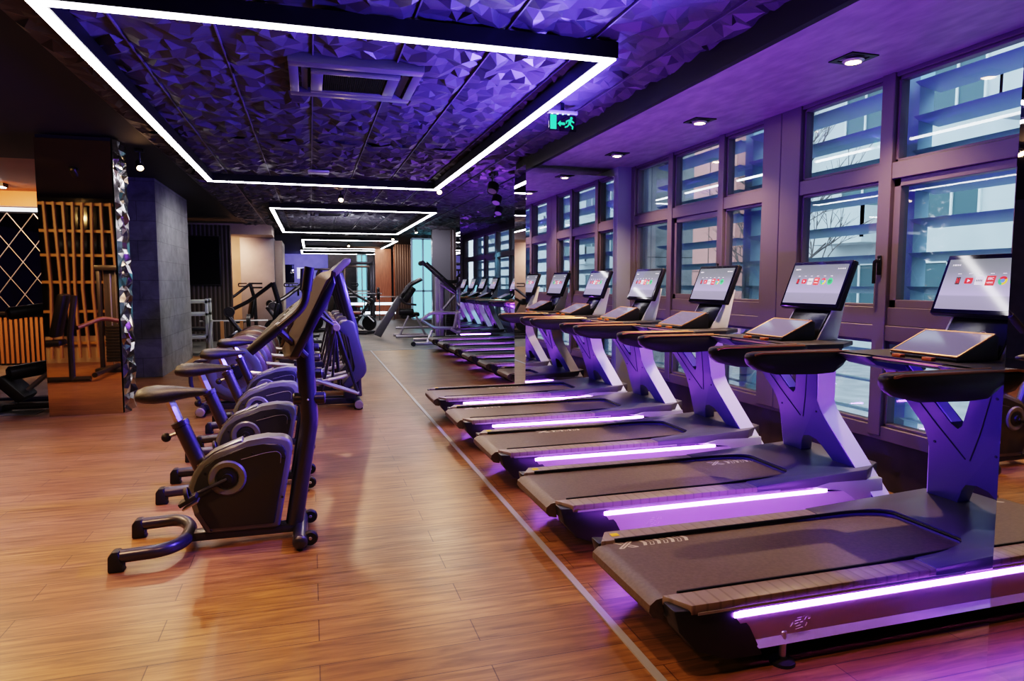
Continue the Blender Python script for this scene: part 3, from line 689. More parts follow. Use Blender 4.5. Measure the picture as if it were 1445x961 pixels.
# ------------------------------------------------------------------ upright bikes
BO = (-.45,0,0)
def B(): return MB(BO)
def build_bike():
    t = thing('exercise_bike', 'x', 'exercise bike', (-.45,4.13,0), 0, 'upright exercise bikes in a row')
    s_ = B().tube([(-1.01,-.25,.075),(-.78,-.25,.085),(-.70,-.12,.075),(-.70,.12,.075),(-.78,.25,.085),(-1.01,.25,.075)],.036,14,fillet=.12).build('rear_stabilizer','bike_tube',t,smooth=60)
    for y in (-.25,.25): B().prism([(-1.045,.0),(-1.042,.085),(-1.02,.112),(-.985,.112),(-.985,.03),(-.965,0)],'xz',y-.036,y+.036,.010).build('rubber_foot','rubber',s_)
    B().box(-.72,-.08,-.045,.045,.04,.09,.008).build('base_rail','bike_tube',t)
    f = B().tube([(-.09,-.25,.05),(-.09,.25,.05)],.042,14).ell((-.09,-.25,.05),(.042,.025,.042)).ell((-.09,.25,.05),(.042,.025,.042)).build('front_stabilizer','bike_tube',t,smooth=60)
    for y in (-.19,.19):
        B().cyl((-.035,y,.05),(0,1,0),.042,.035,20,.008).build('transport_wheel','rubber',f)
        B().cyl((-.035,y,.05),(0,1,0),.012,.04,10).build('wheel_hub','bike_silver',f)
    outer = [(-.60,.085),(-.655,.20),(-.685,.30),(-.685,.36),(-.66,.43),(-.62,.495),(-.55,.54),(-.46,.582),(-.36,.608),(-.26,.62),(-.18,.617),(-.14,.60),(-.122,.565),(-.125,.52),(-.205,.085)]
    cx = sum(p[0] for p in outer)/len(outer); cz = sum(p[1] for p in outer)/len(outer)
    def inset(k, dz=0): return [(cx+(x-cx)*k, cz+(z-cz)*k+dz) for x, z in outer]
    sh = B().prism(outer,'xz',-.07,.07,.018,seg=3).build('shell_band','bike_band',t,smooth=50)
    for s in (-1,1):
        cov = B().prism(inset(.88,-.012),'xz',s*.055,s*.084,.010,seg=2).build('side_cover','bike_shell',t,smooth=40)
        B().tube([(-.40,s*.0845,.505),(-.27,s*.0845,.535),(-.205,s*.0845,.54),(-.185,s*.0845,.52),(-.19,s*.0845,.47)],.0028,6,fillet=.02).build('cover_ridge','bike_band',cov)
        hub = B().lathe([(.060,-.006),(.098,-.006),(.102,.004),(.092,.014),(.066,.012),(.060,.004)],(-.475,s*.082,.405),(0,s,0),28).build('crank_ring','bike_band',t)
        B().lathe([(.001,.0),(.060,.0),(.055,.012),(.03,.016),(.028,.03),(.001,.032)],(-.475,s*.082,.405),(0,s,0),24).build('crank_hub','rubber',hub)
        for a, b in ((-.62,.47),(-.32,.565),(-.155,.53),(-.165,.30),(-.60,.14)): B().cyl((a+ (.03 if a<-.5 else -.02),s*.0855,b-.03),(0,1,0),.007,.004,8,.001).build('cover_screw','rubber',cov)
    B().prism([(-.64,.478),(-.55,.553),(-.40,.612),(-.39,.600),(-.53,.540),(-.625,.470)],'xz',-.055,.055,.004).build('top_insert','bike_silver',t)
    # cranks and pedals
    for s, ax, az in ((-1,-.665,.325),(1,-.285,.485)):
        B().tube([(-.475,s*.108,.405),(ax,s*.118,az)],[.017,.013],10,flat=.7).build('crank_arm','rubber',t)
        p = B().cbox((ax,s*.175,az),(.10,.085,.024),(0,-.5,0),.006).build('pedal','rubber',t)
        B().cbox((ax+.012,s*.175,az-.026),(.09,.075,.012),(0,-.5,0),.004).build('pedal_weight','bike_silver',p)
        B().tube([(ax+.0,s*.14,az+.01),(ax-.01,s*.145,az+.05),(ax-.015,s*.175,az+.072),(ax-.01,s*.205,az+.05),(ax,s*.212,az+.01)],.012,8,fillet=.03,flat=.4).build('toe_strap','rubber',p)
    # seat
    B().tube([(-.615,0,.44),(-.722,0,.722)],.043,16).lathe([(.040,0),(.048,.004),(.048,.03),(.030,.034)],(-.714,0,.70),(-.107,0,.282),18).build('seat_sleeve','bike_tube',t)
    B().tube([(-.715,0,.70),(-.768,0,.845)],.025,4,cap=True).build('seat_post','bike_silver',t,smooth=20)
    k = B().cyl((-.755,0,.655),(1,0,.35),.011,.07,10).build('adjust_pin','bike_silver',t)
    B().ell((-.795,0,.640),(.026,.026,.026)).build('adjust_knob','rubber',k)
    ring = []
    for x, w, zt, zb in ((-.935,.045,.892,.862),(-.925,.085,.915,.845),(-.89,.118,.930,.835),(-.84,.125,.936,.830),(-.78,.105,.932,.835),(-.72,.070,.925,.848),(-.66,.045,.917,.858),(-.60,.034,.910,.866),(-.575,.024,.905,.872),(-.568,.010,.895,.882)):
        ring.append([(x, w*math.cos(a), (zt+zb)/2+(zt-zb)/2*math.sin(a)*(1 if math.sin(a) > 0 else .9)) for a in [2*PI*i/16 for i in range(16)]])
    m = B(); m.loft(ring); m.build('saddle','saddle',t,smooth=70)
    # column, collar, console, bars
    B().tube([(-.125,0,.08),(-.022,0,.70),(-.03,0,.80),(-.045,0,1.20)],.05,18,fillet=.08).build('front_column','bike_tube',t,smooth=60)
    c = B().cyl((-.022,0,.825),(1,0,0),.036,.185,18,.008).build('column_collar','bike_tube',t)
    B().cyl((-.03,-.02,.825),(0,1,0),.006,.09,8).build('collar_bolt','bike_silver',c)
    prof = [(-.165,1.13),(-.15,1.09),(-.105,1.072),(-.07,1.085),(.10,1.40),(.138,1.50),(.14,1.56),(.115,1.575),(.06,1.562),(.03,1.54)]
    nb = Vector((.41,0,-.195)).normalized(); m = B(); ring = []
    for y, k in ((-.172,.085),(-.168,.06),(-.115,.0),(.115,.0),(.168,.06),(.172,.085)):
        ring.append([Vector((x,y,z))+nb*(k if i_ in (0,9) or i_ == 8 else 0)*(.9 if i_ == 8 else 1) for i_, (x, z) in enumerate(prof)])
    m.loft(ring); con = m.build('console','console',t,smooth=28)
    back = B().prism([(-.125,1.085),(-.07,1.085),(.10,1.40),(.138,1.50),(.125,1.555),(.04,1.40)],'xz',-.176,.176,.01).build('console_back','bike_tube',con,smooth=50)
    d = Vector((.195,0,.41)).normalized(); R0 = Matrix.Translation((-.0675,0,1.335)) @ Matrix.Rotation(math.atan2(.195,.41),4,'Y')
    B().box(-.016,-.002,-.108,.108,-.215,.21,.006,R0).build('console_face','console',con)
    B().box(-.019,-.012,-.09,.09,.02,.17,.003,R0).build('console_screen','gloss_black',con)
    g = B()
    for i in range(4):
        for j in range(3): g.cbox(R0@Vector((-.018,-.066+.044*i,-.03-.05*j)),(.006,.03,.025),(0,math.atan2(.195,.41),0),.002)
    for y in (-.102,.102): g.box(-.022,-.012,y-.004,y+.004,-.19,.19,.002,R0)
    g.build('console_keys','bike_band',con)
    for y in (-.2,.2):
        B().tube([(-.30,y*1.08,1.15),(-.065,y*1.08,1.345),(-.03,y*1.08,1.40),(-.005,y*1.08,1.575)],.021,12,fillet=.05).build('handlebar','bike_tube',t,smooth=60)
        B().tube([(-.325,y*1.08,1.13),(-.17,y*1.08,1.258)],.027,12).build('grip','rubber',t)
        B().tube([(-.022,y*1.08,1.46),(-.003,y*1.08,1.59)],.027,12).build('grip','rubber',t)
    B().tube([(-.19,-.216,1.25),(-.19,.216,1.25)],.019,10).build('bar_crosspiece','bike_tube',t)
    B().tube([(-.185,-.205,1.25),(-.165,-.20,1.235),(-.035,-.07,1.085)],.019,10).build('bar_brace','bike_tube',t)
    B().tube([(-.185,.205,1.25),(-.165,.20,1.235),(-.035,.07,1.085)],.019,10).build('bar_brace','bike_tube',t)
    return t
bike = build_bike()
for k, l in enumerate(('nearest upright exercise bike with the whole shell in view','second exercise bike from the camera, just behind the nearest one','third exercise bike from the camera','fourth and farthest upright exercise bike, in front of the ellipticals')):
    t = bike if k == 0 else copy_tree(bike)
    t.location.y = 4.13+1.135*k; t['label'] = l

# ------------------------------------------------------------------ ellipticals
EO = (-.35,0,0)
def E_(): return MB(EO)
def build_elliptical():
    t = thing('elliptical_trainer', 'x', 'elliptical trainer', (-.35,8.45,0), 0, 'elliptical trainers behind the bikes')
    for x, n in ((-1.22,'rear_stabilizer'),(.52,'front_stabilizer')):
        s = E_().tube([(x,-.28,.06),(x,.28,.06)],.048,14).build(n,'bike_tube',t)
        for y in (-.29,.29): E_().cyl((x,y,.06),(0,1,0),.052,.03,18,.008).build('end_cap','endcap',s)
        for y in (-.2,.2): E_().box(x-.05,x+.05,y-.03,y+.03,0,.02,.006).build('rubber_foot','rubber',s)
    for y in (-.09,.09): E_().box(-1.2,.5,y-.03,y+.03,.05,.12,.008).build('base_rail','bike_tube',t)
    E_().box(.36,.50,-.12,.12,.06,.20,.015).build('front_bracket','bike_tube',t)
    d = E_().lathe([(.05,-.085),(.30,-.085),(.345,-.06),(.355,0),(.345,.06),(.30,.085),(.05,.085)],(-.86,0,.47),(0,1,0),36).build('flywheel_cover','disc',t,smooth=40)
    for s in (-1,1): 
        E_().lathe([(.20,0),(.22,.012),(.28,.012),(.30,0)],(-.86,s*.085,.47),(0,s,0),32).build('cover_ring','bike_band',d)
        E_().lathe([(.001,0),(.09,0),(.085,.02),(.001,.024)],(-.86,s*.088,.47),(0,s,0),20).build('hub','rubber',d)
    E_().tube([(-1.22,-.05,.09),(-1.36,-.05,.35),(-1.30,-.05,.62),(-1.12,-.05,.62)],.022,10,fillet=.15).build('rear_handle','bike_tube',t)
    # mast and front guard loop
    E_().tube([(.53,0,.12),(.50,0,.95),(.44,0,1.15),(.33,0,1.62)],.05,16,fillet=.1).build('mast','bike_tube',t,smooth=60)
    lo = [(.30,.98),(.34,1.05),(.44,1.06),(.50,1.03),(.625,.52),(.63,.44),(.60,.38),(.42,.24),(.36,.24),(.34,.30),(.40,.36),(.50,.44),(.515,.50),(.44,.88),(.38,.92),(.30,.92)]
    E_().prism(lo,'xz',-.16,.16,.025,seg=3).build('front_guard','ell_cover',t,smooth=50)
    con = E_().prism([(.10,1.50),(.13,1.46),(.17,1.47),(.46,1.74),(.47,1.79),(.43,1.80),(.38,1.79)],'xz',-.17,.17,.015).build('console','console',t)
    E_().prism([(.165,1.555),(.33,1.72),(.322,1.728),(.157,1.563)],'xz',-.12,.12,.002).build('console_screen','gloss_black',con)
    for s, ph in ((-1,0),(1,PI)):
        y = s*.25; k = math.cos(ph)
        a = E_().tube([(.02-.10*k,y*1.25,1.66),(.0-.09*k,y*1.2,1.40),(.10-.04*k,y*1.1,1.15),(.28,y,.985),(.42+.10*k,y,.17)],.020,12,fillet=.07).build('swing_arm','bike_tube',t,smooth=60)
        E_().tube([(.02-.10*k,y*1.25,1.67),(-.002-.09*k,y*1.2,1.42)],.027,12).build('grip','rubber',a)
        E_().cyl((.28,y,.985),(0,1,0),.045,.07,18,.01).build('pivot','endcap',a)
        px = -.86+.17*k; pz = .47+.10*math.sin(ph)
        b = E_().tube([(.42+.10*k,y,.19),(-.05,y,.36+.04*k),(px,y*.7,pz)],.026,10,fillet=.1).build('pedal_bar','silver',t)
        p = E_().cbox((-.15+.10*k,s*.235,.42+.04*k),(.38,.13,.03),(0,.12,0),.008).build('pedal','rubber',t)
        E_().box(-.33+.10*k,.03+.10*k,s*.235-.068,s*.235-.058,.40,.47,.003).build('pedal_edge','bike_tube',p)
        E_().tube([(-.72,s*.15,.14),(.40,s*.15,.40)],.024,8).build('guide_rail','silver',t)
        E_().tube([(.28,s*.12,.97),(.10,s*.12,.20)],.012,8).tube([(.28,s*.10,.97),(.22,s*.10,.22)],.012,8).build('spring_rod','bike_tube',t)
    E_().tube([(.28,-.26,.985),(.28,.26,.985)],.022,10).build('pivot_axle','bike_tube',t)
    return t
ell = build_elliptical()
for k, l in enumerate(('nearest elliptical trainer, directly behind the row of bikes','second elliptical trainer, its flywheel peeking past the first','third elliptical trainer in the row behind the bikes','farthest elliptical trainer in the row, mostly hidden')):
    t = ell if k == 0 else copy_tree(ell)
    t.location.y = 8.45+1.08*k; t['label'] = l
# ------------------------------------------------------------------ the rest of the hall
def bar(mb, pts, w=.035, fillet=.06): return mb.tube(pts, w, 8, fillet=fillet)
M['dark_slat_tone'] = mat('bronze paint',(.20,.10,.06),.4,.3)
# leg curl machine at the far left, by the mirror column
o = (-3.5,9.4,0)
t = thing('leg_curl_machine', 'black leg curl machine with roller pads cut off by the left edge', 'gym machine', o)
bar(MB(o),[(-4.3,9.2,.06),(-2.95,9.2,.06)],.04).build('base_rail','dark_frame',t); bar(MB(o),[(-4.3,9.75,.06),(-2.95,9.75,.06)],.04).build('base_rail','dark_frame',t)
MB(o).box(-4.0,-3.45,9.1,9.5,.02,.09,.02).build('foot_plate','rubber',t)
MB(o).cbox((-3.38,9.3,.27),(.12,.42,.36),(0,-.75,0),.03).build('knee_pad','vinyl',t)
for c, r_, l_ in (((-3.24,9.35,.47),.085,.46),((-3.24,9.35,1.17),.075,.40)):
    MB(o).cyl(c,(.85,.5,.12),r_,l_,20,.03).build('roller_pad','vinyl',t)
bar(MB(o),[(-3.10,9.45,1.17),(-3.02,9.5,1.10),(-3.05,9.5,.75),(-2.92,9.5,.62),(-2.7,9.5,.62)],.028,.1).build('lever_arm','silver',t)
bar(MB(o),[(-3.3,9.3,.2),(-2.92,9.4,.55)],.028).build('support','silver',t); bar(MB(o),[(-2.92,9.3,.10),(-3.1,9.4,.45)],.028).build('support','silver',t)
MB(o).cbox((-2.7,9.9,.55),(.5,.35,.08),(0,0,0),.03).build('seat','vinyl',t)

# machine that stands left of the camera and shows in the mirror column
def stack_tower(o, x, y, w, h, t, face=1):
    for s in (-1,1):
        MB(o).box(x+s*w/2-.03,x+s*w/2+.03,y-.05,y+.05,0,h,.012).build('upright','dark_frame',t)
        MB(o).cyl((x+s*.08,y,h/2),(0,0,1),.010,h-.1,8).build('guide_rod','silver',t)
    MB(o).box(x-w/2-.05,x+w/2+.05,y-.09,y+.09,h,h+.09,.02).build('crown','dark_frame',t)
    MB(o).box(x-w/2-.05,x+w/2+.05,y-.28,y+.28,.0,.07,.012).build('base','dark_frame',t)
    for k in range(12): MB(o).box(x-w*.36,x+w*.36,y-.055,y+.055,.16+k*.052,.16+k*.052+.046,.004).build('weight_plate','plate',t)
    MB(o).tube([(x,y,.8),(x,y,h)],.006,6).build('cable','silver',t)
o = (-3.3,4.5,0)
t = thing('chest_press_machine', 'weight stack machine with black backrest, seen in the bronze mirror column', 'gym machine', o)
stack_tower(o,-3.2,4.35,.5,1.72,t)
MB(o).cbox((-3.2,4.28,1.25),(.40,.02,.95),(0,0,0),.01).build('stack_shroud','hood',t)
MB(o).cbox((-3.62,5.75,1.02),(.10,.34,.66),(0,.22,0),.03).build('backrest','vinyl',t)
MB(o).cbox((-3.80,5.75,.60),(.42,.36,.09),(0,-.06,0),.03).build('seat','vinyl',t)
bar(MB(o),[(-3.50,5.75,.03),(-3.50,5.75,.75),(-3.42,5.75,1.32)],.045,.05).build('seat_post','dark_frame',t)
bar(MB(o),[(-3.9,5.75,.05),(-3.25,5.75,.05)],.04).build('foot_bar','dark_frame',t)
bar(MB(o),[(-3.45,5.6,.82),(-3.2,5.2,.95),(-2.75,4.7,.80)],.035,.1).build('lever_arm','dark_slat_tone',t)
bar(MB(o),[(-3.2,5.75,.1),(-3.2,4.4,.1)],.04).build('base_rail','dark_frame',t)

# slatted timber screen beside the camera, seen in the mirror column
o = (-5,2.9,0)
t = thing('slatted_screen', 'golden vertical timber slat screen reflected in the bronze mirror column', 'screen', o)
m = MB(o)
for k in range(26):
    x = -7+k*.155; m.prism([(x,.1),(x+.036,.1),(x+.036+.06*math.sin(k*.9),1.4),(x+.036,3.0),(x,3.0),(x+.06*math.sin(k*.9),1.4)],'xz',2.88,2.97)
m.build('slats','slat_gold',t,smooth=0)
m = MB(o)
for z in (.35,.95,1.5,2.0,2.45,2.95): m.box(-7.1,-3,2.84,2.88,z,z+.05)
m.build('cross_rails','slat_gold',t,smooth=0)
MB(o).box(-7.1,-3,2.72,2.73,.5,3.1).build('dark_glass','gloss_black',t,smooth=0)
MB(o).box(-7.1,-3,2.70,2.80,0,.5).build('plinth','beige',t,smooth=0)

# left back: slatted counter wall, mirror tiles above it, warm bulkhead
struct(MB().box(-8.5,-3.4,14.62,14.75,0,CZ),'wall_left','darkwall',smooth=0)
o = (-6,14.5,0)
t = thing('slatted_counter', 'low counter faced with orange timber slats at far left', 'counter', o)
MB(o).box(-8.2,-4.3,14.48,14.6,0,.95).build('carcass','blackpaint',t,smooth=0)
m = MB(o)
for k in range(48): m.box(-8.2+k*.081,-8.2+k*.081+.045,14.43,14.48,.04,.90)
m.build('slats','slat',t,smooth=0)
MB(o).box(-8.2,-4.3,14.38,14.6,.92,.99,.01).build('counter_top','strip_black',t)
o = (-6,14.55,2)
t = thing('mirror_tile_panel', 'diamond pattern mirror panel above the slatted counter', 'mirror', o)
MB(o).box(-8.2,-4.5,14.56,14.6,1.0,2.78).build('mirror_panel','dark_mirror',t,smooth=0)
m = MB(o)
for k in range(-4,12):
    x = -8.2+k*.42
    for a, b in ((x,x+1.26),(x+1.26,x)):
        p0, p1 = Vector((a,14.55,1.0)), Vector((b,14.55,2.78)); lo, hi = 0, 1
        for q in (0,1):
            pass
        A = (p0.x-(-8.2))/3.7; 
        ts = [i/20 for i in range(21) if -8.2 <= p0.x+(p1.x-p0.x)*i/20 <= -4.5]
        if len(ts) > 1: m.tube([p0.lerp(p1,ts[0]),p0.lerp(p1,ts[-1])],.008,5)
m.build('joints','silver',t,smooth=0)
m = MB(o)
for k in range(8):
    for j in range(3): m.cyl((-8.05+k*.62*.5*2*.5+j*.31%.62,14.54,1.3+.6*j),(0,1,0),.016,.02,8)
m.build('studs','silver',t)
t = thing('tube_lamp', 'long white tube rail above the diamond mirror at far left', 'light', (-6,14.4,2.85))
MB((-6,14.4,2.85)).tube([(-8.2,14.4,2.83),(-4.4,14.4,2.83)],.035,10).build('tube',emis('soft tube',(.9,.93,1),1.6),t)
MB((-6,14.4,2.85)).box(-7.9,-7.86,14.4,14.6,2.81,2.85).box(-4.9,-4.86,14.4,14.6,2.81,2.85).build('brackets','silver',t,smooth=0)
struct(MB().box(-8.5,-3.6,14.3,14.62,2.88,CZ),'trim_3','orangewall',smooth=0)
t = thing('ceiling_panel_light', 'bright flat ceiling lamp at the far left edge', 'light', (-4.9,10.9,3.1))
MB((-4.9,10.9,3.1)).box(-5.8,-4.8,13.2,13.4,3.09,CZ).build('housing','strip_black',t,smooth=0)
MB((-4.9,10.9,3.1)).box(-5.78,-4.82,13.22,13.38,3.08,3.09).build('diffuser','led',t,smooth=0)
t = thing('pink_towel', 'small pink cloth hanging in front of the diamond mirror', 'towel', (-5.9,14.3,1.95))
r = random.Random(2); m = MB((-5.9,14.3,1.95)); vs = []; fs = []
for j in range(7):
    for i in range(7): vs.append((-6.0+.036*i+r.uniform(-.01,.01),14.46+.02*math.sin(i*1.7+j),1.78+.055*j+r.uniform(-.01,.01)))
for j in range(6):
    for i in range(6): a = j*7+i; fs.append((a,a+1,a+8,a+7))
m.add(vs,fs); m.build('cloth',mat('pink cloth',(.75,.22,.30),.8,emit=(.6,.1,.2),es=.15),t,norm=False)  # faint emission added so the cloth reads as lit
MB((-5.9,14.3,1.95)).cyl((-5.89,14.48,2.12),(0,1,0),.012,.10,8).build('hook','silver',t)

# wall with television and vertical dark slats, beige wall and grey pillar
struct(MB().box(-3.2,-1.97,19.05,19.3,0,3.0),'wall_back','dark_slat',smooth=0)
t = thing('wall_television', 'large black upright television on the dark slatted wall', 'television', (-2.62,18.95,2.1))
MB((-2.62,18.95,2.1)).box(-3.05,-2.2,18.98,19.04,1.45,2.72,.012).build('casing','skirt',t)
MB((-2.62,18.95,2.1)).box(-3.02,-2.23,18.974,18.982,1.48,2.69).build('screen','gloss_black',t,smooth=0)
struct(MB().box(-8.5,-2.0,22.6,22.8,0,CZ),'wall_back','beige',smooth=0)
struct(MB().box(-3.3,-1.0,20.3,21.6,2.86,CZ),'trim_4','beige',smooth=0)
t = thing('grey_pillar', 'wide grey plaster pillar beside the beige wall', 'column', (-1.5,22,0))
MB((-1.5,22,0)).box(-1.97,-1.02,21.6,24,0,2.86,.01).build('shaft','greyplaster',t)
MB((-1.5,22,0)).box(-1.02,-.80,22.0,24,0,2.8,.01).build('pale_flank','beige',t)

# back wall with television and picture
struct(MB().box(-8.5,5.15,40,40.2,0,CZ),'wall_back','greyplaster',smooth=0)
t = thing('back_television', 'small dark television on the blue lit back wall', 'television', (-1.0,39.9,1.9))
MB((-1.0,39.9,1.9)).box(-1.35,-.85,39.9,39.995,1.55,2.55,.01).build('casing','gloss_black',t)
t = thing('framed_picture', 'bright landscape picture on the blue lit back wall', 'picture', (-.4,39.9,1.9))
MB((-.4,39.9,1.9)).box(-.72,.18,39.94,40,1.75,2.4,.01).build('picture_frame','white',t)
pm = noisy('glowing landscape print',(.75,.72,.55),(.25,.35,.30),3,.6,stretch=(1,1,3)); n_, l_, b_ = nodes(pm); b_.inputs['Emission Color'].default_value = (.9,.8,.6,1); b_.inputs['Emission Strength'].default_value = .5  # added emission makes the print read bright, though it is no lamp
MB((-.4,39.9,1.9)).box(-.68,.14,39.93,39.945,1.79,2.36).build('print',pm,t,smooth=0)

# right side of the far hall: panels and slats
struct(MB().box(3.55,4.10,20.4,20.6,0,CZ),'wall_back','smoked_panel',smooth=0)
struct(MB().box(4.10,4.55,20.38,20.6,0,CZ),'wall_back','dark_slat',smooth=0)
struct(MB().box(3.42,4.35,29,29.2,0,CZ),'wall_back','dark_slat',smooth=0)
struct(MB().box(2.72,3.40,30,30.2,.1,3.0).box(3.40,3.43,28.98,29.2,0,3.05),'wall_back','redwood',smooth=0)
def far_window(name, x0, x1, y, z0, z1, n):
    f = MB(((x0+x1)/2,y,0)); w = (x1-x0)/n
    for k in range(n+1): f.box(x0+k*w-.03,x0+k*w+.03,y-.04,y+.04,z0,z1)
    for z in (z0,z0+(z1-z0)*.35,z1): f.box(x0,x1,y-.04,y+.04,z-.03,z+.03)
    fr = struct(f,name,'louver',smooth=0)
    for k in range(n): MB(f.o).box(x0+k*w+.03,x0+(k+1)*w-.03,y-.005,y+.005,z0,z1).build('glass_pane',cyan,fr,smooth=0)
cyan = emis('daylight behind frosted cyan glass',(.22,.68,.85),.8)
far_window('window_4',4.56,4.90,20.5,.3,2.95,1)
far_window('window_5',3.30,4.05,23.0,.3,3.0,2)
far_window('window_6',2.2,2.66,34.0,.2,2.9,2)
struct(MB().box(.9,5.15,36.5,36.7,0,CZ),'wall_back','darkwall',smooth=0)

# pale bench press rack, left
def plates(o, c, axis, r, n, t, w=.04):
    c = Vector(c); a = Vector(axis).normalized()
    for k in range(n):
        MB(o).lathe([(.025,-w/2),(r*.55,-w/2),(r*.62,-w*.3),(r*.86,-w*.3),(r*.9,-w/2),(r,-w/2+.004),(r,w/2-.004),(r*.9,w/2),(.025,w/2)],c+a*w*1.08*k,axis,22).build('weight_plate','plate',t)
o = (-2.35,15.6,0)
t = thing('bench_rack', 'pale metal bench rack just right of the tiled column', 'gym machine', o)
m = MB(o)
for y in (15.35,15.85):
    m.box(-2.12,-2.06,y-.03,y+.03,0,1.18,.008); m.box(-2.75,-2.69,y-.03,y+.03,0,1.18,.008)
m.build('uprights','steel_frame',t)
m = MB(o)
for z in (1.12,.86,.38):
    for y in (15.35,15.85): m.box(-2.75,-2.06,y-.03,y+.03,z-.035,z+.035,.008)
m.build('cross_bars','steel_frame',t)
bar(MB(o),[(-2.0,15.3,.75),(-2.08,15.3,.02)],.035).build('brace','steel_frame',t)
MB(o).box(-2.72,-2.1,15.4,15.8,.50,.58,.03).build('bench_pad','vinyl',t)
o = (-1.9,17.2,0)
t = thing('barbell', 'barbell with small plates resting low behind the pale rack', 'barbell', o)
MB(o).tube([(-2.5,17.2,.62),(-1.0,17.2,.62)],.02,8).build('bar','silver',t)
plates(o,(-1.45,17.2,.62),(1,0,0),.16,2,t); plates(o,(-2.35,17.2,.62),(1,0,0),.16,2,t)
MB(o).box(-2.05,-1.98,17.15,17.25,0,.62).box(-1.62,-1.55,17.15,17.25,0,.62).build('stand','copper_lit_edge',t,smooth=0)

def lever_machine(o, label, rz=0, accent='dark_frame', scale=1):
    # plate loaded lever machine: base, post, long lever with handle, pads, plates
    t = thing('plate_loaded_machine', label, 'gym machine', o, rz, 'plate loaded machines')
    q = (0,0,0)
    P = lambda n, m, mm: mm.build(n, m, t)
    P('base','dark_frame',MB(q).box(-.65,.65,-.34,-.26,0,.08,.012).box(-.65,.65,.26,.34,0,.08,.012).box(-.62,-.54,-.3,.3,0,.08,.01).box(.5,.58,-.3,.3,0,.08,.01))
    P('post',accent,bar(MB(q),[(.45,0,.05),(.42,0,1.05),(.30,0,1.52)],.05,.1))
    P('lever',accent,bar(MB(q),[(.30,-.05,1.50),(-.15,-.05,1.15),(-.60,-.05,.92)],.038,.1))
    P('handle','rubber',MB(q).tube([(.12,-.28,1.50),(-.10,-.28,1.50),(-.10,-.28,1.42),(.12,-.28,1.42)],.016,8,fillet=.03))
    P('counter_arm',accent,bar(MB(q),[(-.60,.05,.92),(-.35,.05,.55),(-.15,.05,.30),(-.42,.05,.16)],.045,.15))
    plates(q,(-.42,-.36,.30),(0,1,0),.22,2,t); plates(q,(-.50,-.30,.95),(0,1,0),.10,2,t)
    P('seat','vinyl',MB(q).cbox((.05,0,.46),(.42,.34,.08),(0,-.1,0),.03))
    P('backrest','vinyl',MB(q).cbox((.33,0,.82),(.09,.32,.58),(0,.2,0),.03))
    P('foot_bar','silver',bar(MB(q),[(-.62,-.25,.35),(-.40,-.25,.55),(-.40,.25,.55)],.022,.05))
    return t
lever_machine((-1.02,14.4,0),'dark plate loaded lever machine in front of the grey pillar',0,'plate')
lever_machine((-1.9,20.2,0),'plate loaded machine below the black television',.4)
lever_machine((-.5,19.6,0),'plate loaded machine behind the elliptical consoles',-.3)
lever_machine((-.6,26.5,0),'small distant lever machine by the blue back wall, left',.2)

lever_machine((.35,22.2,0),'lever machine standing in mid hall beyond the ellipticals',.5)
lever_machine((1.15,20.8,0),'lever machine in mid hall, next to the power rack',2.6)
lever_machine((-.45,17.9,0),'lever machine behind the farthest elliptical, with round plates',.15,'bike_tube')
# seated leg press with inclined rail
o = (2.15,18.8,0)
t = thing('leg_press_machine', 'dark leg press with a wide inclined plate beside the open floor', 'gym machine', o)
MB(o).prism([(1.62,.12),(1.80,.04),(2.42,1.10),(2.28,1.16)],'xz',18.55,18.8,.01).build('inclined_plate','hood',t)
for y_ in (18.5,19.1): bar(MB(o),[(2.2,y_,.06),(3.15,y_,.06)],.04).build('base_rail','lilac_frame',t)
bar(bar(MB(o),[(2.30,18.7,1.0),(2.62,18.7,1.45),(2.95,18.7,1.62)],.05,.1),[(2.32,19.0,1.0),(2.62,19.0,1.45),(2.95,19.0,1.62)],.05,.1).build('upper_frame','dark_frame',t)
MB(o).cbox((2.58,18.8,1.18),(.16,.5,.5),(0,.6,0),.04).build('backrest','vinyl',t)
MB(o).cbox((2.62,18.8,.62),(.5,.45,.12),(0,-.15,0),.04).build('seat','vinyl',t)
MB(o).cyl((2.5,18.6,.72),(1,0,0),.09,.4,16,.02).build('roller_pad','vinyl',t)
m = MB(o)
for a in ((2.3,.1,2.55,.62),(2.75,.62,3.0,.1),(2.2,.3,3.1,.3)): bar(m,[(a[0],18.5,a[1]),(a[2],18.5,a[3])],.03)
m.build('truss','lilac_frame',t)
bar(MB(o),[(2.42,18.5,1.25),(2.30,18.4,1.1),(2.45,18.4,.95),(2.75,18.4,.92)],.03,.08).build('handle','dark_frame',t)
# chest machine with the long diagonal bars
o = (3.2,16.9,0)
t = thing('chest_lever_machine', 'tall machine with two long diagonal bars and lilac curved arms', 'gym machine', o)
bar(MB(o),[(2.68,16.7,2.0),(3.62,16.7,1.18)],.045).build('diagonal_bar','dark_frame',t); bar(MB(o),[(2.80,17.05,2.02),(3.7,17.05,1.22)],.045).build('diagonal_bar','dark_frame',t)
MB(o).cyl((2.66,16.85,2.0),(0,1,0),.06,.4,14).build('top_joint','rubber',t)
m = MB(o)
for x, y in ((3.02,16.75),(3.18,17.0)): m.box(x-.05,x+.05,y-.05,y+.05,0,1.66,.01)
m.build('uprights','lilac_frame',t)
bar(bar(MB(o),[(3.18,16.8,.85),(3.5,16.8,1.22)],.035),[(3.1,16.8,1.5),(3.55,16.8,1.2)],.03).build('brace','lilac_frame',t)
bar(bar(MB(o),[(2.55,16.3,.62),(2.80,16.3,.80),(3.75,16.3,.76)],.04,.12),[(2.55,16.3,.62),(2.85,16.3,.42),(3.75,16.3,.40)],.04,.12).build('curved_arms','lilac_frame',t)
